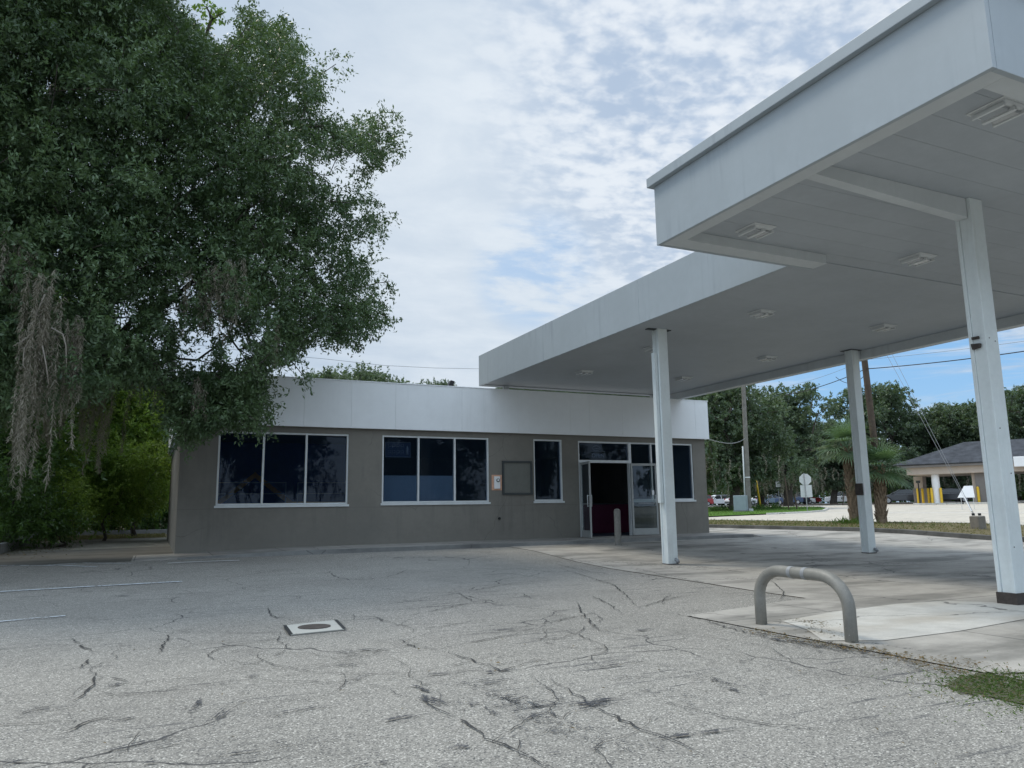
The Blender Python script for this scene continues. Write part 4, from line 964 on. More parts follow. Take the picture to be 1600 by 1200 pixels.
#@@PART2@@
# ------------------------------------------------------------------ trees on the left
def inside(poly, x, y):
    c = False; n = len(poly)
    for i in range(n):
        x1, y1 = poly[i]; x2, y2 = poly[(i+1) % n]
        if (y1 > y) != (y2 > y) and x < (x2-x1)*(y-y1)/(y2-y1)+x1: c = not c
    return c
def fill_clumps(poly, n, dist, rlist, rng, gaps=(), sep=.62, bounds=None):
    us = [p[0] for p in poly]; vs = [p[1] for p in poly]; out = []; tries = 0
    bounds = bounds or (min(us), max(us), min(vs), max(vs))
    while len(out) < n and tries < n*60:
        tries += 1
        u = bounds[0]+(bounds[1]-bounds[0])*rng.random(); v = bounds[2]+(bounds[3]-bounds[2])*rng.random()
        if not inside(poly, u, v): continue
        if any(((u-g[0])/(g[2]+8))**2+((v-g[1])/(g[3]+8))**2 < 1 for g in gaps): continue
        d = dist(u, v, rng)
        for r in rlist:
            q = r*F/d*.82
            if all(inside(poly, u+q*math.cos(k*.785), v+q*math.sin(k*.785)) for k in range(8)): break
        else: continue
        p = at(u, v, d)
        if p.z < gz(p.x, p.y)+.3: continue
        if any((p-c).length < sep*r for c, _ in out): continue
        out.append((p, r))
    return out
rng = np.random.default_rng(5)
OAK = [(-330, -170), (250, -170), (262, -20), (285, 22), (318, 52), (345, 75), (358, 60), (366, 20), (380, 4), (404, 8), (408, 33), (418, 33), (440, 32), (453, 38), (468, 63), (470, 91), (476, 104), (509, 99), (534, 92),
       (525, 112), (504, 143), (500, 168), (530, 186), (548, 205), (562, 182), (582, 188), (598, 186), (612, 202), (616, 226), (604, 246), (598, 264), (556, 278), (575, 305), (594, 328), (597, 372), (582, 399), (578, 428),
       (602, 438), (584, 455), (602, 480), (600, 512), (570, 532), (540, 545), (517, 540), (500, 546), (468, 545), (440, 570), (418, 585), (404, 610), (402, 655), (392, 672), (370, 664), (345, 664), (312, 682), (292, 714), (276, 722),
       (268, 690), (262, 640), (225, 600), (150, 615), (60, 640), (-60, 660), (-330, 700)]
GAPS = [(290, 447, 16, 14), (192, 494, 16, 20), (304, 548, 26, 28), (345, 505, 12, 16), (372, 555, 16, 24), (250, 532, 9, 12), (98, 462, 14, 14), (84, 138, 16, 12), (22, 82, 8, 6), (26, 122, 8, 6), (168, 148, 10, 8), (248, 80, 8, 10),
        (540, 250, 22, 10), (500, 262, 10, 8), (395, 88, 6, 10), (346, 40, 24, 30), (560, 385, 12, 14), (525, 345, 10, 12), (420, 480, 6, 7), (440, 405, 6, 5), (332, 262, 6, 7), (88, 395, 8, 8), (535, 300, 14, 10), (470, 250, 9, 8), (400, 330, 8, 7), (300, 330, 7, 8), (500, 420, 8, 8), (560, 330, 9, 8), (270, 495, 8, 12), (120, 300, 8, 7), (225, 215, 7, 7), (410, 180, 9, 8), (455, 150, 8, 8), (410, 520, 10, 8), (330, 470, 10, 10)]
def oak_dist(u, v, rng):
    if v > 575 and u > 225: return 15.2+1.6*rng.random()
    if u > 440: return 15.5+3.0*rng.random()
    if u > 200: return 14.5+5.5*rng.random()
    return 13.5+7.5*rng.random()
oak_cl = fill_clumps(OAK, 470, oak_dist, (.78, .62, .5, .4, .3), rng, GAPS, 1.1, (-60, 640, -60, 730))
oak_cl += fill_clumps(OAK, 60, oak_dist, (1.1, .8), rng, GAPS, .9, (-330, -20, -170, 640))
oak_cl += fill_clumps(OAK, 50, oak_dist, (1.1, .8), rng, GAPS, .9, (-100, 250, -170, -20))
# outer sprays that break the outline
for (u, v, d, r) in ((592, 186, 16.5, .35), (612, 205, 16.5, .3), (598, 232, 16.7, .4), (575, 250, 16.8, .4), (395, 20, 18, .28), (440, 45, 18, .3), (525, 100, 17.5, .24), (500, 118, 17.5, .3), (600, 330, 17, .25), (607, 440, 17, .18), (606, 495, 17, .2),
                     (560, 530, 17, .3), (478, 592, 15.5, .06), (372, 630, 15.6, .38), (335, 640, 15.6, .40), (365, 600, 15.7, .42), (340, 630, 15.8, .45), (300, 650, 15.6, .4), (290, 690, 15.5, .25), (380, 660, 15.5, .12), (335, 615, 15.8, .45), (318, 600, 16, .4),
                     (395, 558, 16, .36), (430, 530, 16, .36), (370, 570, 16.2, .4), (465, 505, 16.5, .4), (530, 505, 16.8, .4), (570, 490, 17, .4)):
    oak_cl.append((at(u, v, d), r))
oak_cl += fill_clumps([(268, 640), (290, 600), (330, 580), (400, 585), (425, 600), (424, 640), (412, 676), (370, 668), (340, 668), (310, 684), (290, 716), (272, 716)], 46, lambda u, v, r: 15.0+1.8*r.random(), (.42, .34, .26, .18), rng, (), .62)
for k in range(10):          # far side of the crown, over the yard
    oak_cl.append((Vector((-10+9.5*rng.random(), 21.5+6*rng.random(), 6.5+5.5*rng.random())), .9+.4*rng.random()))
def gapkeep(T):
    uv = project(T); m = np.ones(len(T), bool)
    for g in GAPS:
        q = ((uv[:, 0]-g[0])/(g[2]*1.15+3))**2+((uv[:, 1]-g[1])/(g[3]*1.15+3))**2
        m &= ~((q < 1) & (rng.random(len(T)) < .95))
    return m
TB = Vector((-5.2, 20.2, 0)); TT = Vector((-4.6, 19.2, 4.6))
t = thing('live_oak', 'huge dark live oak hung with moss overhanging the left end of the store', 'tree', TB)
mb = branch_mesh((TB.x, TB.y, -.2), TT, oak_cl, .52, rng, .78, .009); mb.build('trunk', M['bark'], t, smooth=True)
Q = clump_leaves(oak_cl, rng, 34, 18, .30, .092, .034, .18, gapkeep, .045, 8)
quads_mesh('crown', Q, M['oak'], t)
NOAK = len(Q)
# thin leafy branch reaching across the sky notch
# bright broad-leaved tree showing through the top of the oak
BT = [(240, -60), (268, 10), (318, 66), (366, 100), (392, 120), (384, 168), (340, 186), (292, 178), (262, 140), (240, 60)]
bc = fill_clumps(BT, 26, lambda u, v, r: 21.5+3*r.random(), (.95, .7, .5), rng, (), .7)
bc += [(at(u, v, 22.5), .16) for u, v in ((322, 10), (350, 20), (330, 30))]
bc += fill_clumps([(70, 60), (215, 20), (215, 80), (130, 110), (60, 120)], 8, lambda u, v, r: 24+2*r.random(), (.9, .6), rng, (), .8)
bb = Vector((-6.2, 25.5, 0))
t = thing('broadleaf_tree', 'lighter fresh green tree showing between the upper branches of the big oak', 'tree', bb)
branch_mesh((bb.x, bb.y, -.2), (bb.x+.3, bb.y-.4, 7.0), bc, .22, rng).build('trunk', M['bark'], t, smooth=True)
quads_mesh('crown', clump_leaves(bc, rng, 24, 14, .45, .15, .075, .25), M['oak_bright'], t)

# understory on the left
def shrub(name, label, cat, base, clumps, mat, L, W, lv=16, dens=22, stem=.05, group=None, top=None, droop=.2, twig=.4):
    t = thing(name, label, cat, base, group)
    tp = top or (base[0], base[1], base[2]+max(.3, .3*max(c[0].z-base[2] for c in clumps)))
    branch_mesh((base[0], base[1], base[2]-.1), tp, clumps, stem, rng, tip=.006).build('stem' if stem < .08 else 'trunk', M['bark'], t, smooth=True)
    quads_mesh('foliage' if stem < .08 else 'crown', clump_leaves(clumps, rng, dens, lv, twig, L, W, droop), mat, t)
    return t
fp = [(150, 560), (200, 560), (262, 600), (272, 660), (270, 740), (262, 770), (225, 800), (180, 790), (160, 740), (140, 640)]
fc = fill_clumps(fp, 46, lambda u, v, r: 31.5+5*r.random(), (1.0, .75, .5), rng, (), .6)
p = along(215, 36); shrub('small_tree', 'bright yellow green feathery small tree catching sun behind the store corner', 'tree', p, fc, M['fern'], .15, .055, 20, 26, .10, droop=.35, twig=.7)
fp2 = [(100, 690), (180, 680), (265, 690), (268, 770), (215, 806), (130, 812), (85, 775)]
fc2 = fill_clumps(fp2, 30, lambda u, v, r: 29+3*r.random(), (.8, .6, .4), rng, (), .6)
p = along(165, 31); shrub('understory_shrub', 'layered green shrub with arching sprays in front of the dark thicket', 'shrub', p, fc2, M['fern'], .13, .05, 20, 20, .06, 'shrubs in the left bed', droop=.3, twig=.7)
lab = ['dark leafy shrub at the left frame edge behind the low kerb', 'light leaved sapling standing at the end of the left kerb', 'low bright shrub growing just left of the shaded yard', 'tall shrub beneath the hanging moss at far left']
for i, (poly, d, L, base) in enumerate((([(-60, 690), (70, 720), (90, 800), (60, 850), (-60, 850)], 24.5, .11, 20), ([(100, 700), (130, 720), (140, 800), (110, 830), (70, 822)], 26.5, .10, 80),
                                        ([(40, 790), (90, 780), (135, 805), (120, 835), (50, 838)], 25.5, .10, 95), ([(-40, 600), (60, 620), (90, 700), (60, 740), (-40, 720)], 27.0, .12, 25))):
    cl = fill_clumps(poly, 22, lambda u, v, r, d=d: d+2.2*r.random(), (.7, .5, .32), rng, (), .6)
    shrub('understory_shrub', lab[i], 'shrub', along(base, d+1), cl, M['shrub'] if i != 1 else M['fern'], L, .045, 16, 22, .05, 'shrubs in the left bed', twig=.5)
# dense dark wood behind the yard: each tree by itself
lab = ['dark dense tree far left behind the mossy oak limbs', 'dark tree behind the left kerb beyond the moss curtains', 'broad dark tree closing the view behind the yard', 'dark tree just left of the store rear corner', 'dark tree rising behind the store roof at left', 'dark tree at the left edge deep in the wood']
for i, (u, d, zt, w) in enumerate(((20, 34, 10, 4.2), (95, 42, 9.5, 4.5), (165, 47, 9.5, 4.5), (235, 52, 9.0, 4.5), (310, 50, 6.6, 3.4), (-70, 30, 11, 4.0))):
    b_ = along(u, d); cl = []
    for k in range(70):
        a_ = rng.random()*6.28; rr_ = w*math.sqrt(rng.random()); z = .6+(zt-1.2)*rng.random()**.8
        rr_ *= 1-.55*max(0, (z/zt-.6)/.4)
        cl.append((Vector((b_.x+rr_*math.cos(a_), b_.y+rr_*math.sin(a_), z)), .75+.5*rng.random()))
    t = thing('woodland_tree', lab[i], 'tree', b_, 'trees of the dark wood behind the yard')
    branch_mesh((b_.x, b_.y, -.2), (b_.x, b_.y, zt*.35), cl, .26, rng).build('trunk', M['bark'], t, smooth=True)
    quads_mesh('crown', clump_leaves(cl, rng, 8, 16, .6, .19, .09, .2), M['shrub'] if i not in (4,) else M['oak'], t)
lab = ['dark thicket shrub behind the rear kerb, left of the yard', 'dark thicket shrub behind the rear kerb in the yard middle', 'dark thicket shrub behind the rear kerb beside the store corner', 'dark thicket shrub far left behind the left kerb']
for i, (x, y) in enumerate(((-4.6, 41.5), (-2.0, 41.8), (.6, 41.6), (-6.3, 33.5))):
    cl = [(Vector((x+rng.normal()*.9, y+rng.normal()*.5, .1+2.8*rng.random())), .5+.3*rng.random()) for k in range(34)]
    shrub('thicket_shrub', lab[i], 'shrub', Vector((x, y, gz(x, y))), cl, M['shrub'], .13, .06, 16, 14, .05, 'thicket shrubs behind the rear kerb')
# Spanish moss: each beard hangs from the oak
def beard(label, pts, strands, spread, w=.012, mat='moss', seg=8):
    x, y, z = pts[0][:3]
    V = moss_quads(pts, rng, strands, 1, spread, w, seg)
    o = quads_mesh('spanish_moss', V, M[mat], loc=(x, y, z)); return tag(o, label, 'spanish moss', 'moss beards hanging from the oak')
def hang(u, v0, v1, d):
    a_ = at(u, v0, d); b_ = at(u, v1, d); return (a_.x, a_.y, a_.z, a_.z-b_.z)
beard('long pale moss beard, thickest of all, hanging down at far left', [hang(62, 430, 700, 13.2), hang(66, 450, 752, 13.2), hang(76, 470, 640, 13.2), hang(60, 520, 735, 13.2)], 190, .085, .010)
beard('slim moss beard right of the thickest pale one', [hang(114, 500, 640, 13.6), hang(116, 520, 705, 13.6)], 170, .06, .009)
beard('moss beard at the left frame edge above the shrubs', [hang(30, 640, 760, 14.5), hang(38, 660, 790, 14.5)], 150, .09, .010)
beard('grey moss curtain high at the left frame edge', [hang(u, 370+8*k, 470+10*k, 14.0) for k, u in enumerate((5, 18, 30))], 120, .16, .010)
beard('moss curtain under the oak left of the yard', [hang(u, 590, 690, 17.0+.2*k) for k, u in enumerate((88, 100, 128, 142))], 110, .16, .012)
beard('wide grey moss curtain under the oak before the bright small tree', [hang(u, 600, 735, 18.0+.2*k) for k, u in enumerate((150, 160, 170, 180))], 110, .17, .012)
beard('moss tuft among the leaves above the left window', [hang(u, 420, 520, 14.6) for u in (318, 335, 352, 366)], 120, .17, .010)
beard('thin moss strand hanging over the parapet at left', [hang(436, 500, 580, 15.0)], 60, .03, .008)
beard('moss tuft against the left end of the white parapet', [hang(u, 600, 655, 15.0) for u in (306, 318)], 90, .10, .010)
beard('short moss tuft in the oak near the sunlit tree', [hang(u, 570, 630, 16.0) for u in (235, 250)], 90, .12, .010)
beard('moss curtain deep in shade at the left edge', [hang(u, 560, 690, 18.5) for u in (10, 30, 50, 70)], 110, .2, .012)
# bare twigs by the thick beard
tw = thing('dead_branch', 'pale bare dead branch hanging beside the thick moss beard', 'branch', at(60, 480, 13.1))
mb = MB()
for path in ([(70, 460), (57, 490), (52, 520), (36, 532), (20, 541)], [(52, 520), (38, 545), (36, 570), (46, 588)], [(80, 512), (98, 522), (103, 540), (104, 575)], [(66, 540), (72, 570), (76, 600)]):
    mb.tube([at(u, v, 13.1) for u, v in path], [.012-.0018*i for i in range(len(path))], 6)
mb.build('twigs', simple('dead_wood', (.26, .235, .20), .9, .2, 8), tw, smooth=True)

# ------------------------------------------------------------------ grass patch, weeds, litter
def blades(poly, n, h, w, mat, name, dz=0.0, lean=.6, ragged=0.0):
    xs = [p[0] for p in poly]; ys = [p[1] for p in poly]; P = []
    while len(P) < n:
        x = min(xs)+(max(xs)-min(xs))*rng.random(); y = min(ys)+(max(ys)-min(ys))*rng.random()
        if inside(poly, x, y): P.append((x, y, gz(x, y)+dz))
    P = np.array(P); n = len(P)
    if ragged: P[:, :2] += rng.normal(size=(n, 2))*ragged*rng.random((n, 1))**2*2
    dr = unit(rng.normal(size=(n, 3))*np.array([lean, lean, .1])+np.array([0, 0, .6])); hh = h*(.4+.9*rng.random(n))
    N = unit(rng.normal(size=(n, 3))*np.array([1, 1, .2]))
    o = quads_mesh(name, leaf_quads(P+dr*hh[:, None]*.5, dr, N, hh, w*(.6+.8*rng.random(n)), .1), mat); o['kind'] = 'stuff'; return o
gp = [tuple(ground_at(*q)[:2]) for q in ((1478, 1072), (1500, 1058), (1545, 1051), (1610, 1053), (1680, 1064), (1680, 1105), (1600, 1102), (1545, 1090), (1500, 1085))]
sheet('weedy_soil', gp, speckle_mat('weedy_soil', (.085, .085, .055), .55, 12), .004)
blades(gp, 2600, .035, .006, M['grass'], 'grass_patch', .0, 1.3, .14); blades(gp, 1100, .03, .005, M['straw'], 'dry_grass_tuft', .0, 1.5, .2)
gp2 = [tuple(ground_at(*q)[:2]) for q in ((1540, 1088), (1600, 1095), (1640, 1120), (1590, 1128), (1560, 1110))]
blades(gp2, 260, .022, .006, M['grass'], 'grass_patch', 0, 1.6, .15)
def scatter_line(path, n, spread, smin, smax, name, mat):
    P = [ground_at(*q) for q in path]; pts = []
    for _ in range(n):
        k = rng.integers(len(P)-1); q = P[k].lerp(P[k+1], rng.random()); x, y = q.x+rng.normal()*spread, q.y+rng.normal()*spread
        pts.append((x, y, gz(x, y)+.012))
    pts = np.array(pts); n = len(pts); a_ = rng.random(n)*6.28
    Dr = np.stack([np.cos(a_), np.sin(a_), rng.normal(size=n)*.2], -1); s = smin+(smax-smin)*rng.random(n)**2
    o = quads_mesh(name, leaf_quads(pts, Dr, np.tile([0, 0, 1.0], (n, 1))+rng.normal(size=(n, 3))*.25, s, s*.35, .2), mat); o['kind'] = 'stuff'; return o
scatter_line([(1180, 985), (1240, 1000), (1300, 1010), (1360, 1018), (1430, 1035), (1500, 1055)], 900, .07, .008, .045, 'leaf_litter', M['litter'])
scatter_line([(1240, 970), (1290, 975), (1270, 985), (1330, 1000)], 260, .07, .008, .04, 'leaf_litter', M['litter'])
scatter_line([(1420, 1030), (1480, 1035), (1560, 1045)], 260, .12, .008, .04, 'leaf_litter', M['litter'])
scatter_line([(0, 870), (60, 860), (120, 850), (40, 875)], 420, .35, .03, .09, 'leaf_litter', M['litter'])
scatter_line([(600, 1100), (900, 1000), (1300, 1100), (1000, 1180), (300, 1000), (200, 1150), (1400, 1120)], 160, .9, .01, .04, 'leaf_litter', M['litter'])
blades([(20.8, -5), (25.1, -5), (25.1, 40), (20.8, 40)], 9000, .10, .02, M['straw'], 'verge_grass', .09)
blades([(20.8, 16), (25.1, 16), (25.1, 40), (20.8, 40)], 2500, .10, .02, M['grass'], 'verge_grass', .09)
blades(isl, 9000, .11, .035, leaf_mat('lawn_blade', (.07, .13, .03), (.15, .23, .06), .4, .6, .2), 'lawn_grass', .06)
blades([(-4, 33.2), (.5, 33.2), (.5, 39), (-4.2, 39)], 2600, .10, .02, M['straw'], 'yard_grass', 0)

# ------------------------------------------------------------------ trees on the right
def std_oak(name, seed, H, R, zlow, leaf, n, dens=6):
    r_ = np.random.default_rng(seed); cl = []
    t = bpy.data.objects.new(name, None); COL.objects.link(t)
    for k in range(n):
        a_ = r_.random()*6.28; q = math.sqrt(r_.random()); z = zlow+(H-zlow-.6)*r_.random()
        f = (z-zlow)/(H-zlow); env = R*math.sqrt(max(.03, 1-((f-.38)/.66)**2))*(.80+.34*math.sin(a_*3+seed)+.16*math.sin(a_*5+z))
        cl.append((Vector((env*q*math.cos(a_), env*q*math.sin(a_), z+r_.normal()*.3)), (.42+.62*r_.random())*R/5.5))
    branch_mesh((0, 0, -.4), (R*.05, 0, H*.3), cl, .04*H, r_).build('trunk', M['bark'], t, smooth=True)
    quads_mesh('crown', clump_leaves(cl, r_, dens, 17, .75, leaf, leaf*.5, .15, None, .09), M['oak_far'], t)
    pts = []
    for k in range(30):
        a_ = r_.random()*6.28; q = R*(.25+.65*r_.random()); pts.append((q*math.cos(a_), q*math.sin(a_), zlow+1.0+1.6*r_.random(), 1.4+1.8*r_.random()))
    big = moss_quads([(x, y, z, l) for x, y, z, l in pts], r_, 56, 1, .5, .07)
    keep = r_.random(len(big)//2) < .45; quads_mesh('moss', big.reshape(-1, 2, 4, 3)[keep].reshape(-1, 4, 3), M['moss'], t)
    return t
protoA = std_oak('roadside_oak', 3, 15.5, 7.0, 3.4, .30, 190)
protoB = std_oak('roadside_oak', 8, 14.5, 6.2, 2.6, .30, 170)
protoC = std_oak('roadside_oak', 14, 16.5, 7.2, 2.4, .32, 190)
used = set()
def place_oak(proto, u, vtop, d, label, group='oaks across the street', rz=None, wide=1.0):
    base = along(u, d); H = {protoA: 15.5, protoB: 14.5, protoC: 16.5}[proto]
    ztop = at(u, vtop, d).z; s = (ztop-base.z)/H
    o = proto if proto not in used else copy_tree(proto); used.add(proto)
    o.location = base; o.rotation_euler = (0, 0, rng.random()*6.28 if rz is None else rz); o.scale = (s*wide, s*wide, s)
    return tag(o, label, 'tree', group)
place_oak(protoA, 1146, 590, 62, 'tall mossy oak behind the grey utility cabinet, its trunk left of the utility pole', wide=1.0)
place_oak(protoB, 1232, 604, 82, 'dark oak with open top between the utility pole and the stop sign')
place_oak(protoC, 1190, 640, 98, 'oak deep in shade behind the yellow cable guard')
place_oak(protoA, 1302, 655, 112, 'lower oak crown left of the palm, behind the white parked car')
place_oak(protoC, 1378, 600, 118, 'tall oak rising behind the far right canopy column')
place_oak(protoB, 1445, 640, 122, 'oak crown above the left end of the drive through roof')
place_oak(protoA, 1500, 628, 124, 'oak with bare twigs on top behind the drive through roof')
place_oak(protoC, 1560, 622, 120, 'oak behind the nearest canopy column')
place_oak(protoB, 1630, 600, 112, 'oak at the right frame edge')
place_oak(protoA, 1090, 640, 90, 'oak half hidden behind the right corner of the store')
place_oak(protoC, 1735, 590, 105, 'oak beyond the right frame edge')
place_oak(protoB, 1345, 668, 140, 'distant low oak behind the palms')
place_oak(protoA, 1480, 655, 150, 'distant oak low behind the drive through canopy')
place_oak(protoC, 1590, 650, 152, 'distant oak far behind the drive through at right')
place_oak(protoB, 1260, 668, 135, 'distant oak behind the stop sign')
for i, (u, d, v) in enumerate(((822, 74, 588), (880, 82, 592), (945, 78, 596), (1010, 86, 598), (1065, 80, 604))):
    place_oak((protoB, protoA, protoC)[i % 3], u, v, d, ('oak behind the store seen only through the slot under the canopy, %s' % ('nearest the canopy end', 'over the middle windows', 'over the display case', 'over the doors', 'by the right corner')[i]), 'oaks behind the store')
# far thicket that closes the view under the crowns
cl = []
for k in range(200):
    u = 1060+760*rng.random(); d = 150+30*rng.random(); p = along(u, d); cl.append((Vector((p.x, p.y, p.z+.2+6.5*rng.random()**1.3)), 1.7+1.5*rng.random()))
o = quads_mesh('far_wood', clump_leaves(cl, rng, 1.6, 20, 1.2, .5, .28, .1, None, .15), M['shrub']); o['kind'] = 'stuff'
# small trees seen over the store roof
for i, (u, v, d, R, lab) in enumerate(((513, 577, 58, 1.3, 'small tree top seen over the parapet, left of the round one'), (572, 568, 62, 1.9, 'rounded tree top seen over the middle of the parapet'), (615, 596, 75, 1.2, 'low scrap of treetop right of the round one above the parapet'), (690, 598, 70, .9, 'few leaves showing over the parapet beside the floodlight'))):
    b_ = along(u, d); top = at(u, v, d); cl = [(top+Vector((R*rng.normal()*.65, R*rng.normal()*.65, -R*.5-R*abs(rng.normal())*.5)), .35+.35*rng.random()) for k in range(34)]
    t = thing('distant_tree', lab, 'tree', b_, 'treetops behind the store')
    branch_mesh((b_.x, b_.y, -.2), (b_.x, b_.y, top.z*.6), cl, .16, rng).build('trunk', M['bark'], t, smooth=True)
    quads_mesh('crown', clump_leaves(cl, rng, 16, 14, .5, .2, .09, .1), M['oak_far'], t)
# trees across the lot behind the viewpoint (mirrored in the dark store windows)
for i, (x, y, s) in enumerate(((-4, -26, .95), (9, -30, 1.05), (21, -27, .9), (-17, -30, 1.0), (34, -32, 1.0), (46, -24, .9), (58, -26, 1.0))):
    o = copy_tree((protoA, protoB, protoC)[i % 3]); o.location = (x, y, 0); o.scale = (s, s, s); o.rotation_euler = (0, 0, i*1.3)
    tag(o, 'mossy oak across the lot that the store windows mirror', 'tree', 'oaks mirrored in the store windows')

# hedge by the cabinet
hc_ = []
for k in range(70):
    u = 1108+112*rng.random(); d = 60+4*rng.random(); p = along(u, d); hc_.append((Vector((p.x, p.y, p.z+.05+.16*rng.random())), .22+.1*rng.random()))
o = quads_mesh('low_hedge', clump_leaves(hc_, rng, 22, 14, .25, .10, .05, 0), M['shrub']); tag(o, 'low dark hedge on the grass island around the oak and pole', 'hedge')

# palms
def palm(label, base, th, R, seed, tilt=0.0, n=34):
    r_ = np.random.default_rng(seed); t = thing('cabbage_palm', label, 'palm', base)
    mb = MB(); k_ = 9; pts = [base+Vector((tilt*i/k_, 0, th*i/k_-.1*(i == 0))) for i in range(k_+1)]
    mb.tube(pts, [.17-.03*i/k_ for i in range(k_+1)], 12)
    for i in range(120):
        z = th*(.05+.95*i/120); a_ = i*2.4; c = base+Vector((tilt*z/th, 0, z)); o_ = Vector((math.cos(a_), math.sin(a_), 0)); rr_ = .15; L_ = .16+.16*r_.random()
        sd = Vector((-o_.y, o_.x, 0)); tip = c+o_*(rr_+.05+.07*r_.random())+Vector((0, 0, L_))
        q0, q1 = c+o_*rr_+sd*.06, c+o_*rr_-sd*.06
        mb.add([q0, q1, tip-sd*.028, tip+sd*.028, c+o_*(rr_+.04)+Vector((0, 0, -.02))], [(0, 1, 2, 3), (0, 4, 1), (1, 4, 2), (4, 0, 3), (4, 3, 2)])
    mb.build('trunk', M['boot'], t)
    V = []; top = base+Vector((tilt, 0, th))
    mb = MB()
    for i in range(n):
        a_ = i*2.399963; el = rad(78-112*((i+.5)/n)**.9)+r_.normal()*.08
        o_ = np.array([math.cos(a_)*math.cos(el), math.sin(a_)*math.cos(el), math.sin(el)]); pl = R*.48*(.8+.35*r_.random())
        c0 = np.array(top)+np.array([0, 0, .05]); c1 = c0+o_*pl*.55+np.array([0, 0, .02]); c2 = c0+o_*pl+np.array([0, 0, -.10*pl])
        mb.tube([c0, c1, c2], [.022, .016, .012], 5)
        fd = unit(c2-c1); sd = unit(np.cross(fd, [0, 0, 1])); upv = np.cross(sd, fd); m_ = 26
        for j in range(m_):
            th_ = rad(-118+236*j/(m_-1)); dr = fd*math.cos(th_)+sd*math.sin(th_)*.95+upv*.20
            dr = unit(dr); ln = R*.62*(.72+.28*math.cos(th_*.6))*(.85+.3*r_.random()); w = .019
            wd = unit(np.cross(dr, upv))*w; s0 = c2+fd*.0
            p1 = s0+dr*ln*.5; p2 = p1+unit(dr+np.array([0, 0, -.16-.2*r_.random()]))*ln*.33; p3 = p2+unit(dr+np.array([0, 0, -.45-.6*r_.random()]))*ln*.26
            V += [[s0-wd*.3, s0+wd*.3, p1+wd, p1-wd], [p1-wd, p1+wd, p2+wd*.7, p2-wd*.7], [p2-wd*.7, p2+wd*.7, p3+wd*.1, p3-wd*.1]]
    mb.build('frond_stalks', M['palm'], t)
    quads_mesh('crown', np.array(V), M['palm'], t)
    return t
palm('cabbage palm left of the far canopy column with a shaggy trunk', ground_at(1337, 821)+Vector((0, 0, .09)), 2.85, 1.2, 4, -.12, 24)
palm('shorter cabbage palm right of the far canopy column with fronds hanging low', ground_at(1378, 821)+Vector((0, 0, .09)), 1.95, 1.2, 9, .15, 24)
blades([(23.2, 20.0), (24.4, 20.0), (24.4, 21.3), (23.2, 21.3)], 300, .3, .03, M['grass'], 'verge_grass', .09)

# ------------------------------------------------------------------ poles, wires, signs
pb = along(1378, 32.6); pb.z += .09; ptop = at(1349, 480, 32.6)
t = thing('utility_pole', 'dark creosote utility pole leaning slightly behind the palms', 'utility pole', pb)
pt = Vector((pb.x, pb.y, pb.z))+ (at(1354, 590, 32.6)-pb)*1.9
mb = MB(); mb.tube([pb+Vector((0, 0, -.3)), pb.lerp(pt, .5), pt], [.135, .12, .10], 14); mb.build('pole', M['pole'], t, smooth=True, auto=40)
mb = MB(); q = pb.lerp(pt, .9); mb.box(q.x-.05, q.y-1.1, q.z-.06, q.x+.05, q.y+1.1, q.z+.06); mb.build('crossarm', M['pole'], t)
def pole_at_v(v): 
    best = None
    for k in range(400):
        s = pb.lerp(pt, k/399); uv = project(np.array(s)); 
        if best is None or abs(uv[1]-v) < best[0]: best = (abs(uv[1]-v), s)
    return best[1]
def sagline(a, b, sag, n=24): return [a.lerp(b, i/n)+Vector((0, 0, -sag*4*(i/n)*(1-i/n))) for i in range(n+1)]
def wire(label, pts, r=.012, mat='wire', name='overhead_wire', group='overhead wires along the street'):
    mb = MB(); mb.tube(pts, r, 6); o = mb.build(name, M[mat], loc=tuple(pts[0]), smooth=True); return tag(o, label, 'wire', group)
pa = pole_at_v(576)
wr = on_x(1600, 537, pa.x+.2); wr2 = pa+(wr-pa)*2.2
wire('thick dark wire running from the dark pole to the right frame edge', sagline(pa, wr2, .25), .017)
wl = on_x(1200, 628, pa.x+.4)
wire('dark wire dropping from the dark pole behind the oaks at left', sagline(pa, on_x(1225, 618, pa.x+.3), .12), .015)
pa2 = pole_at_v(562); wire('thin upper wire running left from the dark pole', sagline(pa2, on_x(1235, 602, pa2.x+.3), .1), .006, 'steelwire')
wr = on_x(1600, 526, pa2.x+.2); wire('thin upper wire running right from the dark pole', sagline(pa2, pa2+(wr-pa2)*2, .15), .006, 'steelwire')
q0 = pole_at_v(584); wire('short slack loop of cable left of the far canopy column', sagline(q0, on_x(1306, 589, q0.x), .32), .012)
# guys to the concrete block
bl = ground_at(1529.5, 831)
t = thing('anchor_block', 'weathered concrete anchor block on the street verge kerb', 'concrete block', bl)
mb = MB(); mb.prism([(bl.x-.17, bl.y-.15), (bl.x+.15, bl.y-.17), (bl.x+.17, bl.y+.14), (bl.x-.16, bl.y+.16)], bl.z-.1, bl.z+.48); mb.build('block', M['anchor'], t, bevel=.03)
mb = MB()
for dx, dy in ((-.07, .07), (.05, -.05)): mb.tube([(bl.x+dx, bl.y+dy, bl.z+.49), (bl.x+dx, bl.y+dy, bl.z+.56)], .045, 8)
mb.build('anchor_bolts', M['dark'], t)
eye = Vector((bl.x-.07, bl.y+.07, bl.z+.53))
for k, (v, lab) in enumerate(((470, 'left one of the two guy wires running down to the concrete block'), (440, 'right one of the two guy wires running down to the concrete block'))):
    s = pole_at_v(v); s = s+Vector((0, 0, .0)); e = eye+Vector((.04*k, 0, 0))
    wire(lab, [e+(s-e)*i/10 for i in range(11)], .0065, 'steelwire', 'guy_wire', 'guy wires to the concrete block')
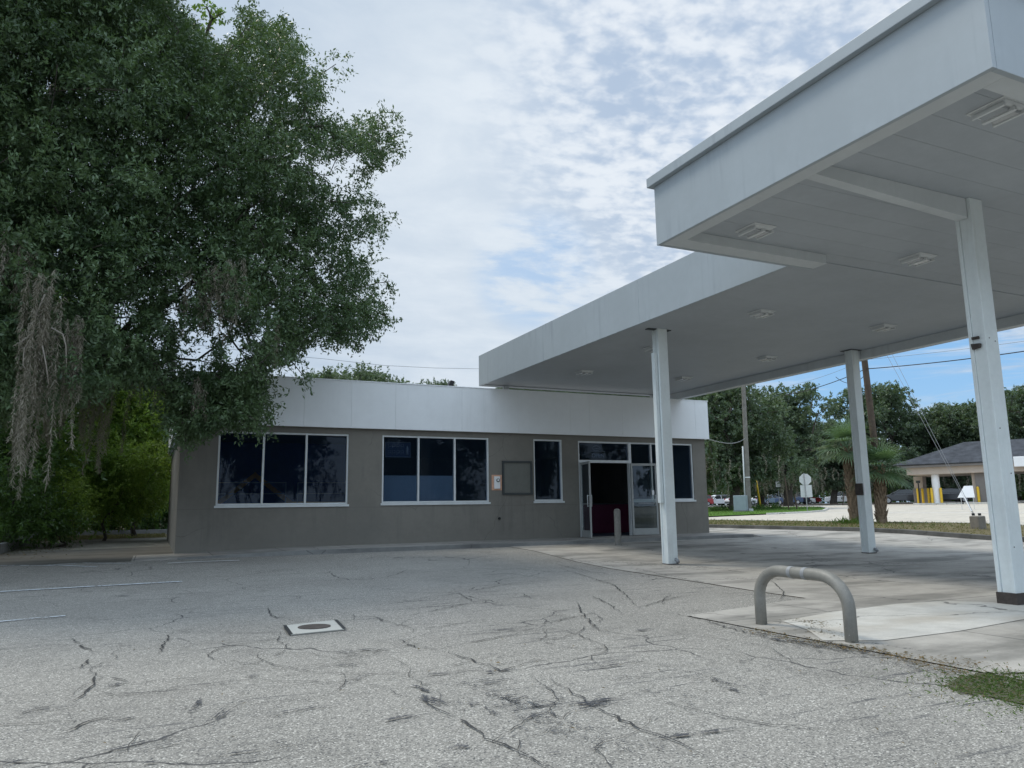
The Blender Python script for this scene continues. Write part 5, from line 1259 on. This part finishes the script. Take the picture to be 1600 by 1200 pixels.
mb = MB(); s = pole_at_v(455); mb.tube([eye+(s-eye)*.01, eye+(s-eye)*.075], .02, 8); o = mb.build('guy_guard', M['white'], loc=tuple(eye)); tag(o, 'pale plastic sleeve at the foot of the guy wires', 'cable guard')
# second pole with conduit
pb2 = along(1169, 57); 
t = thing('utility_pole', 'weathered grey utility pole with side conduit rising from the grass island', 'utility pole', pb2)
pt2 = at(1159.5, 560, 57); mb = MB(); mb.tube([pb2+Vector((0, 0, -.3)), pb2.lerp(pt2, .5), pt2], [.19, .165, .14], 14); mb.build('pole', M['pole_grey'], t, smooth=True, auto=40)
rt = (camo.matrix_world.to_3x3() @ Vector((1, 0, 0)))
mb = MB(); c0 = pb2-rt*.24; mb.tube([c0+Vector((0, 0, -.1)), c0.lerp(c0+(pt2-pb2), .42)], .055, 10); mb.build('conduit', M['sign_back'], t, smooth=True)
mb = MB(); mb.tube([pb2.lerp(pt2, .22)+Vector((0, 0, -.03)), pb2.lerp(pt2, .22)+Vector((0, 0, .03))], .187, 14); mb.build('band', M['white'], t)
def pole2_at(v): return min((pb2.lerp(pt2, k/200) for k in range(201)), key=lambda q: abs(project(np.array(q))[1]-v))
cb = on_y(1102, 681, 19.6); wire('service cable sagging from the grey pole to the store parapet', sagline(pole2_at(684), Vector((15.97, 19.6, cb.z)), .32), .016, 'steelwire', 'service_cable')
a0, a1 = on_y(330, 540, 46), on_y(640, 573.5, 46); wire('faint thin wire crossing the sky above the store roof', [on_y(u, v, 46) for u, v in ((300, 538), (420, 553), (505, 560.5), (600, 571), (680, 575), (760, 576.5), (900, 575))], .012, 'steelwire', 'overhead_wire')
# cabinet
cp = along(1157, 56.5); t = thing('utility_cabinet', 'blue grey utility cabinet at the foot of the grey pole', 'cabinet', cp, rz=0)
ya_ = math.atan2(cp.x, cp.y)
def lbox(mb, c, w, d, z0, z1, ang):
    co, si = math.cos(-ang), math.sin(-ang); P = [(-w/2, -d/2), (w/2, -d/2), (w/2, d/2), (-w/2, d/2)]
    mb.prism([(c.x+x*co-y*si, c.y+x*si+y*co) for x, y in P], z0, z1); return mb
mb = MB(); lbox(mb, cp, .85, .7, cp.z+.12, cp.z+1.18, ya_+.25); mb.build('body', simple('cabinet_blue_grey', (.27, .32, .35), .5, .06, 3), t, bevel=.03)
mb = MB(); lbox(mb, cp, .95, .8, cp.z-.1, cp.z+.119, ya_+.25); mb.build('plinth', M['kerb'], t, bevel=.01)
q = cp+rt*.7; mb = MB(); lbox(mb, q, .3, .3, cp.z-.05, cp.z+.25, ya_); o = mb.build('junction_box', M['sign_back'], loc=tuple(q), bevel=.02); tag(o, 'tiny grey junction box right of the utility cabinet', 'junction box')
# yellow cable guard
a_, b_ = along(1188, 66), at(1180, 742, 66)
b2_ = at(1172, 640, 66); mb = MB(); mb.tube([a_, a_.lerp(b_, .6), b_], .07, 8); o = mb.build('cable_guard', M['yellow'], loc=tuple(a_), smooth=True); tag(o, 'yellow plastic guy wire guard slanting right of the grey pole', 'cable guard')
# stop sign seen from behind
sp = along(1260.5, 52.8); t = thing('stop_sign', 'bare back of a stop sign with a white plate below on a thin post', 'traffic sign', sp)
fwd = Vector((sp.x, sp.y, 0)).normalized(); rgt = Vector((fwd.y, -fwd.x, 0))
zo = at(1259.5, 749, 52.8).z; ztp = at(1259.5, 739, 52.8).z
mb = MB(); mb.tube([sp+Vector((0, 0, -.2)), Vector((sp.x, sp.y, ztp))-rgt*.06], .03, 8); mb.build('post', M['grey_metal'], t)
R8 = .385; mb = MB(); mb.profile([(R8*math.cos(rad(22.5+45*k)), R8*math.sin(rad(22.5+45*k))) for k in range(8)], (sp.x, sp.y, zo), rgt, (0, 0, 1), fwd, .035, .04); mb.build('octagon', M['sign_back'], t)
zl0, zl1 = at(1260, 777, 52.8).z, at(1260, 758, 52.8).z
mb = MB(); mb.profile([(-.34, zl0), (.36, zl0), (.36, zl1), (-.34, zl1)], (sp.x, sp.y, 0), rgt, (0, 0, 1), fwd, .035, .04); mb.build('plate', M['sign_back'], t)
ss = along(1217.5, 80); mb = MB(); t = thing('small_sign', 'small pale rectangular sign on a post among the parked cars', 'traffic sign', ss)
mb.tube([ss, Vector((ss.x, ss.y, at(1217, 752, 80).z))], .035, 8); mb.build('post', M['grey_metal'], t)
f2 = Vector((ss.x, ss.y, 0)).normalized(); r2 = Vector((f2.y, -f2.x, 0)); mb = MB(); mb.profile([(-.22, at(1217, 761, 80).z), (.22, at(1217, 761, 80).z), (.22, at(1217, 752.5, 80).z), (-.22, at(1217, 752.5, 80).z)], (ss.x, ss.y, 0), r2, (0, 0, 1), f2, -.05, -.045); mb.build('plate', M['sign_back'], t)
for (u0, v1, u1, lab) in ((1231.5, 746, 1226.5, 'taller dark wooden post on the grass island'), (1245, 772, 1241, 'shorter dark post right of the taller one')):
    p = along(u0, 59); q = at(u1, v1, 59); mb = MB(); mb.tube([p+Vector((0, 0, -.2)), q], .055, 8); o = mb.build('marker_post', M['pole'], loc=tuple(p)); tag(o, lab, 'post', 'dark posts on the grass island')
p = along(1316, 80); mb = MB(); mb.tube([p, at(1319, 770, 80)], .05, 8); o = mb.build('marker_post', M['pole'], loc=tuple(p)); tag(o, 'thin dark post before the white parked truck', 'post', 'dark posts on the grass island')

# ------------------------------------------------------------------ cars
def make_car(kind, paint):
    t = bpy.data.objects.new('parked_car', None); COL.objects.link(t)
    L, H, W = {'suv': (4.6, 1.68, 1.85), 'sedan': (4.6, 1.45, 1.8), 'pickup': (5.4, 1.80, 1.95)}[kind]
    if kind == 'suv': top = [(-2.3, .55), (-2.28, .95), (-2.12, 1.10), (2.0, .98), (2.25, .85), (2.3, .5)]; cab = [(-2.10, 1.08), (-1.85, 1.60), (-1.5, 1.68), (.35, 1.66), (.75, 1.5), (1.25, 1.02)]
    elif kind == 'sedan': top = [(-2.3, .5), (-2.28, .9), (-2.1, 1.0), (-1.4, 1.0), (1.2, .95), (2.1, .78), (2.3, .5)]; cab = [(-1.75, .99), (-1.0, 1.38), (-.3, 1.45), (.3, 1.4), (1.2, .94)]
    else: top = [(-2.7, .6), (-2.68, 1.12), (-.75, 1.12), (1.2, 1.12), (2.5, 1.02), (2.68, .9), (2.7, .6)]; cab = [(-.8, 1.11), (-.72, 1.74), (-.4, 1.80), (.5, 1.78), (.8, 1.65), (1.35, 1.11)]
    body = [(-L/2+.05, .28)]+top+[(L/2-.05, .28)]
    def loft(poly, w0, w1, zref, ztop):
        mb = MB(); n = len(poly); V = []
        for s in (-1, 1):
            for x, z in poly:
                f = max(0, min(1, (z-zref)/max(.01, ztop-zref))); V.append((x, s*(w0+(w1-w0)*f)/2, z))
        mb.add(V, [tuple(range(n)), tuple(range(2*n-1, n-1, -1))]+[(i, (i+1) % n, n+(i+1) % n, n+i) for i in range(n)]); return mb
    mb = loft(body, W, W*.97, .3, 1.1); mb.build('body', paint, t, bevel=.07, seg=3)
    mb = loft(cab, W*.94, W*.70, cab[0][1], H); mb.build('window', M['carglass'], t, bevel=.05)
    roof = [c for c in cab if c[1] > H-.24]; mb = MB(); n = len(roof); V = []
    for s in (-1, 1):
        for x, z in roof:
            f = (z-cab[0][1])/(H-cab[0][1]); V.append((x, s*(W*.94+(W*.70-W*.94)*f)/2*1.015, z+.012))
    V += [(x, y, z-.05) for x, y, z in V]
    mb.add(V, [tuple(range(n)), tuple(range(2*n-1, n-1, -1))][:0]+[(i, i+1, n+i+1, n+i) for i in range(n-1)]+[(2*n+i, 3*n+i, 3*n+i+1, 2*n+i+1) for i in range(n-1)]+[(i, 2*n+i, 2*n+i+1, i+1) for i in range(n-1)]+[(n+i, n+i+1, 3*n+i+1, 3*n+i) for i in range(n-1)]+[(0, n, 3*n, 2*n), (n-1, 3*n-1, 4*n-1, 2*n-1)])
    mb.build('roof', paint, t)
    mb = MB()                                                   # pillars
    for i in (0, len(cab)-1):
        j = 1 if i == 0 else len(cab)-2
        for s in (-1, 1):
            pts_ = []
            for x, z in (cab[i], cab[j]):
                f = (z-cab[0][1])/(H-cab[0][1]); pts_.append((x, s*(W*.94+(W*.70-W*.94)*max(0, f))/2, z))
            mb.tube(pts_, .045, 6)
    for s in (-1, 1):
        z0, z1 = cab[0][1], H-.06; xm = -.25 if kind != 'pickup' else .25
        mb.tube([(xm, s*W*.94/2, z0), (xm, s*W*.72/2, z1)], .04, 6)
    mb.build('pillar', paint, t)
    for x in (-L*.31, L*.31):
        for s in (-1, 1):
            wh = bpy.data.objects.new('wheel', None)
            mb = MB(); mb.tube([(x, s*(W/2-.20), .33), (x, s*(W/2+.015), .33)], .33, 18); w_ = mb.build('wheel', M['tyre'], t, bevel=.03)
            mb = MB(); mb.tube([(x, s*(W/2+.016), .33), (x, s*(W/2+.024), .33)], .21, 14); mb.build('rim', M['rim'], w_)
            bpy.data.objects.remove(wh)
    for s in (-1, 1):
        mb = MB(); mb.box(L/2-.22, s*W*.30, .68, L/2-.01, s*W*.455, .82); mb.build('headlight', M['lens'], t, bevel=.02)
        mb = MB(); mb.box(-L/2-.01, s*W*.36, .80, -L/2+.2, s*W*.47, 1.02); mb.build('taillight', M['tail'], t, bevel=.02)
        mb = MB(); mb.box(.85, s*W*.50, 1.0, 1.02, s*W*.58, 1.14); mb.build('wing_mirror', paint, t, bevel=.02)
    mb = MB(); mb.box(L/2-.03, -W*.4, .34, L/2+.035, W*.4, .56); mb.build('bumper', M['frame_dark'], t, bevel=.02)
    mb = MB(); mb.box(-L/2-.035, -W*.42, .36, -L/2+.03, W*.42, .6); mb.build('bumper', M['frame_dark'], t, bevel=.02)
    return t
for (kind, col, u, d, rel, name, label) in (
        ('suv', 'red', 1090, 124, 200, 'parked_suv', 'red car just peeking out past the right corner of the store'),
        ('suv', 'white', 1121, 128, 215, 'parked_suv', 'white hatchback SUV parked left of the mossy oak trunk'),
        ('sedan', 'white', 1139, 132, 20, 'parked_car', 'small white car half hidden by the mossy oak trunk'),
        ('sedan', 'white', 1158, 120, 30, 'parked_car', 'white sedan behind the utility cabinet'),
        ('sedan', 'white', 1192, 132, 10, 'parked_car', 'white car right of the yellow cable guard'),
        ('sedan', 'paleblue', 1205, 128, 40, 'parked_car', 'pale blue car left of the small sign'),
        ('suv', 'white', 1220, 130, 30, 'parked_suv', 'white SUV behind the taller dark post'),
        ('suv', 'blue', 1238, 118, 150, 'parked_suv', 'dark blue SUV between the two dark posts'),
        ('sedan', 'white', 1248, 125, 10, 'parked_car', 'low white car between the dark blue SUV and the stop sign'),
        ('pickup', 'red', 1256, 138, 0, 'parked_truck', 'red pickup truck behind the stop sign'),
        ('pickup', 'white', 1319, 128, 172, 'parked_truck', 'white truck facing left beside the palm trunk'),
        ('sedan', 'black', 1412, 88, 175, 'parked_car', 'dark car with bright roof behind the right palm'),
        ('sedan', 'black', 1480, 88, 178, 'parked_car', 'dark car with bright roof under the drive through canopy')):
    c = make_car(kind, M['paint_'+col]); c.name = name; p = along(u, d); c.location = p
    face = math.atan2(rgt.y, rgt.x); c.rotation_euler = (0, 0, face+rad(rel)); tag(c, label, 'car' if kind != 'pickup' else 'truck', 'cars in the lot across the street')

# ------------------------------------------------------------------ bank style drive-through canopy
ZE = 3.95
E0 = on_z(1394, 727, ZE); E1 = on_z(1556, 720, ZE); e1 = (E1-E0); e1.z = 0; e1.normalize(); e2 = Vector((-e1.y, e1.x, 0))
if e2.dot(E0) < 0: e2 = -e2
LEN, DEP = 26.0, 8.6
dt = thing('drive_through', 'open drive through shelter with grey shingled hip roof on pale columns', 'building', E0+e2*3)
def pl(a_, b_, z): q = E0+e1*a_+e2*b_; return Vector((q.x, q.y, z))
zr = None
for k in range(200):
    z = ZE+.8+.02*k; q = pl(4.6, DEP/2, z)
    if project(np.array(q))[1] <= 691: zr = z; break
zr = zr or ZE+2.2
mb = MB(); ov = 0
mb.add([pl(0, 0, ZE), pl(LEN, 0, ZE), pl(LEN, DEP, ZE), pl(0, DEP, ZE), pl(4.6, DEP/2, zr), pl(LEN-4.6, DEP/2, zr), pl(.1, .1, ZE-.09), pl(LEN-.1, .1, ZE-.09), pl(LEN-.1, DEP-.1, ZE-.09), pl(.1, DEP-.1, ZE-.09)],
       [(0, 1, 5, 4), (1, 2, 5), (2, 3, 4, 5), (3, 0, 4), (0, 6, 7, 1), (1, 7, 8, 2), (2, 8, 9, 3), (3, 9, 6, 0), (6, 9, 8, 7)])
rf = mb.build('roof', M['shingle'], dt)
def bar(name, a0, b0, a1, b1, z0, z1, mat, bev=.01):
    mb = MB(); mb.add([pl(a0, b0, z0), pl(a1, b0, z0), pl(a1, b1, z0), pl(a0, b1, z0), pl(a0, b0, z1), pl(a1, b0, z1), pl(a1, b1, z1), pl(a0, b1, z1)],
                      [(0, 3, 2, 1), (4, 5, 6, 7), (0, 1, 5, 4), (1, 2, 6, 5), (2, 3, 7, 6), (3, 0, 4, 7)]); return mb.build(name, mat, dt, bevel=bev)
bar('fascia_board', .15, .15, LEN-.15, DEP-.15, ZE-.26, ZE-.092, M['taupe_pier'])
bar('beam', .9, .5, LEN-.9, DEP-.5, ZE-.82, ZE-.262, M['beige'])
def foot(a_, b_): q = pl(a_, b_, 0); return gz(q.x, q.y)
def arow(u, b_):      # distance along the eave where the row b_ deep is seen at column u
    lo, hi = -2, LEN
    for _ in range(40):
        m_ = (lo+hi)/2
        if project(np.array(pl(m_, b_, 2)))[0] < u: lo = m_
        else: hi = m_
    return m_
ac = arow(1463, 1.1); mb = MB(); q = pl(ac, 1.1, 0); mb.tube([(q.x, q.y, foot(ac, 1.1)-.1), (q.x, q.y, ZE-.83)], .29, 20); mb.build('column', M['white'], dt, smooth=True, auto=40)
mb = MB(); mb.tube([(q.x, q.y, ZE-.829), (q.x, q.y, ZE-.70)], .2, 16); mb.build('column_cap', M['taupe_pier'], dt)
ap = arow(1440, 6.0); z_ = foot(ap, 6.0)
bar('pier', ap-.55, 5.4, ap+.65, 7.0, z_-.1, z_+1.35, M['taupe_pier']); bar('pier', ap-.45, 5.5, ap+.25, 6.8, z_+1.351, ZE-.83, M['beige'])
aq = arow(1549, 1.6); z_ = foot(aq, 1.6)
bar('pier', aq-.95, 1.0, aq+.75, 2.4, z_-.1, ZE-.83, M['taupe_pier']); bar('pier_panel', aq-1.2, 1.2, aq-.96, 2.2, z_-.1, ZE-.83, M['beige'])
aw = arow(1544, .98); bar('lane_lamp', aw-.06, .93, aw+.06, .995, z_+1.15, ZE-1.0, M['white'])
for a_ in (16, 22): 
    q = pl(a_, 1.1, 0); mb = MB(); mb.tube([(q.x, q.y, foot(a_, 1.1)-.1), (q.x, q.y, ZE-.83)], .29, 20); mb.build('column', M['white'], dt, smooth=True, auto=40)
ar = arow(1597, .3); bar('sign_box', ar-.3, -.1, ar+1.6, .149, ZE-.5, ZE+.25, M['white'], .02)
# island kerbs and yellow posts
for a_, b_, w_, lab in ((ac, 3.2, 3.4, 1), (aq, 2.5, 3.4, 2)):
    z_ = foot(a_, b_); mb = MB(); P = [pl(a_-w_/2, b_-2.6, 0), pl(a_+w_/2, b_-2.6, 0), pl(a_+w_/2, b_+4.6, 0), pl(a_-w_/2, b_+4.6, 0)]
    mb.prism([(p_.x, p_.y) for p_ in P], z_-.2, z_+.10); o = mb.build('lane_island', M['kerb_light'], bevel=.03); o['kind'] = 'structure'
yl = ['leftmost yellow post by the dark drive through pier', 'yellow post second from left beside the dark pier', 'yellow post left of the white drive through column', 'yellow post touching the left side of the white column', 'yellow post right of the white drive through column', 'yellow post left of the wide taupe pier', 'brownish yellow post just left of the wide taupe pier', 'yellow post at the right of the wide taupe pier']
for (u, b_), lab in zip(((1433.5, 1.2), (1441, 2.5), (1450, 2.0), (1455, .8), (1469.5, .8), (1527.5, .9), (1532.5, 1.4), (1556, .8)), yl):
    a_ = arow(u, b_); q = pl(a_, b_, 0); z_ = foot(a_, b_)
    mb = MB(); mb.tube([(q.x, q.y, z_-.1), (q.x, q.y, z_+1.25), (q.x, q.y, z_+1.31), (q.x, q.y, z_+1.33)], [.095, .095, .07, .02], 12)
    o = mb.build('safety_post', M['yellow'], loc=(q.x, q.y, z_), smooth=True, auto=50); tag(o, lab, 'bollard', 'yellow posts at the drive through')
a_ = arow(1435.5, 1.0); q = pl(a_, 1.0, 0); z_ = foot(a_, 1.0); mb = MB(); mb.tube([(q.x, q.y, z_+.1), (q.x, q.y, z_+1.9)], .05, 8); mb.tube([(q.x, q.y, z_+1.75), (q.x, q.y, z_+1.95)], .16, 10); o = mb.build('teller_stand', M['dark'], loc=(q.x, q.y, z_)); tag(o, 'slim black stand by the leftmost yellow post', 'stand')
# white slanted panel
c = along(1514, 50); f3 = Vector((c.x, c.y, 0)).normalized(); r3 = Vector((f3.y, -f3.x, 0)); s_ = 50/F
zz = at(1514, 777.5, 50).z
mb = MB(); mb.profile([(-13*s_, 0), (7*s_, 0), (6*s_, 15.5*s_), (-4*s_, 15.5*s_)], (c.x, c.y, zz), r3, (f3*.25+Vector((0, 0, 1))), f3, 0, .05)
t = thing('slanted_panel', 'white slanted trapezoid panel standing low before the drive through, left of the wide pier', 'panel', c); mb.build('panel', M['white'], t, bevel=.01)
mb = MB()
for x in (-9*s_, 5*s_): mb.tube([(c.x+r3.x*x, c.y+r3.y*x, c.z-.1), (c.x+r3.x*x, c.y+r3.y*x, zz+.05)], .014, 8)
mb.build('legs', M['sign_back'], t)
print('oak leaves', NOAK, 'clumps', len(oak_cl))
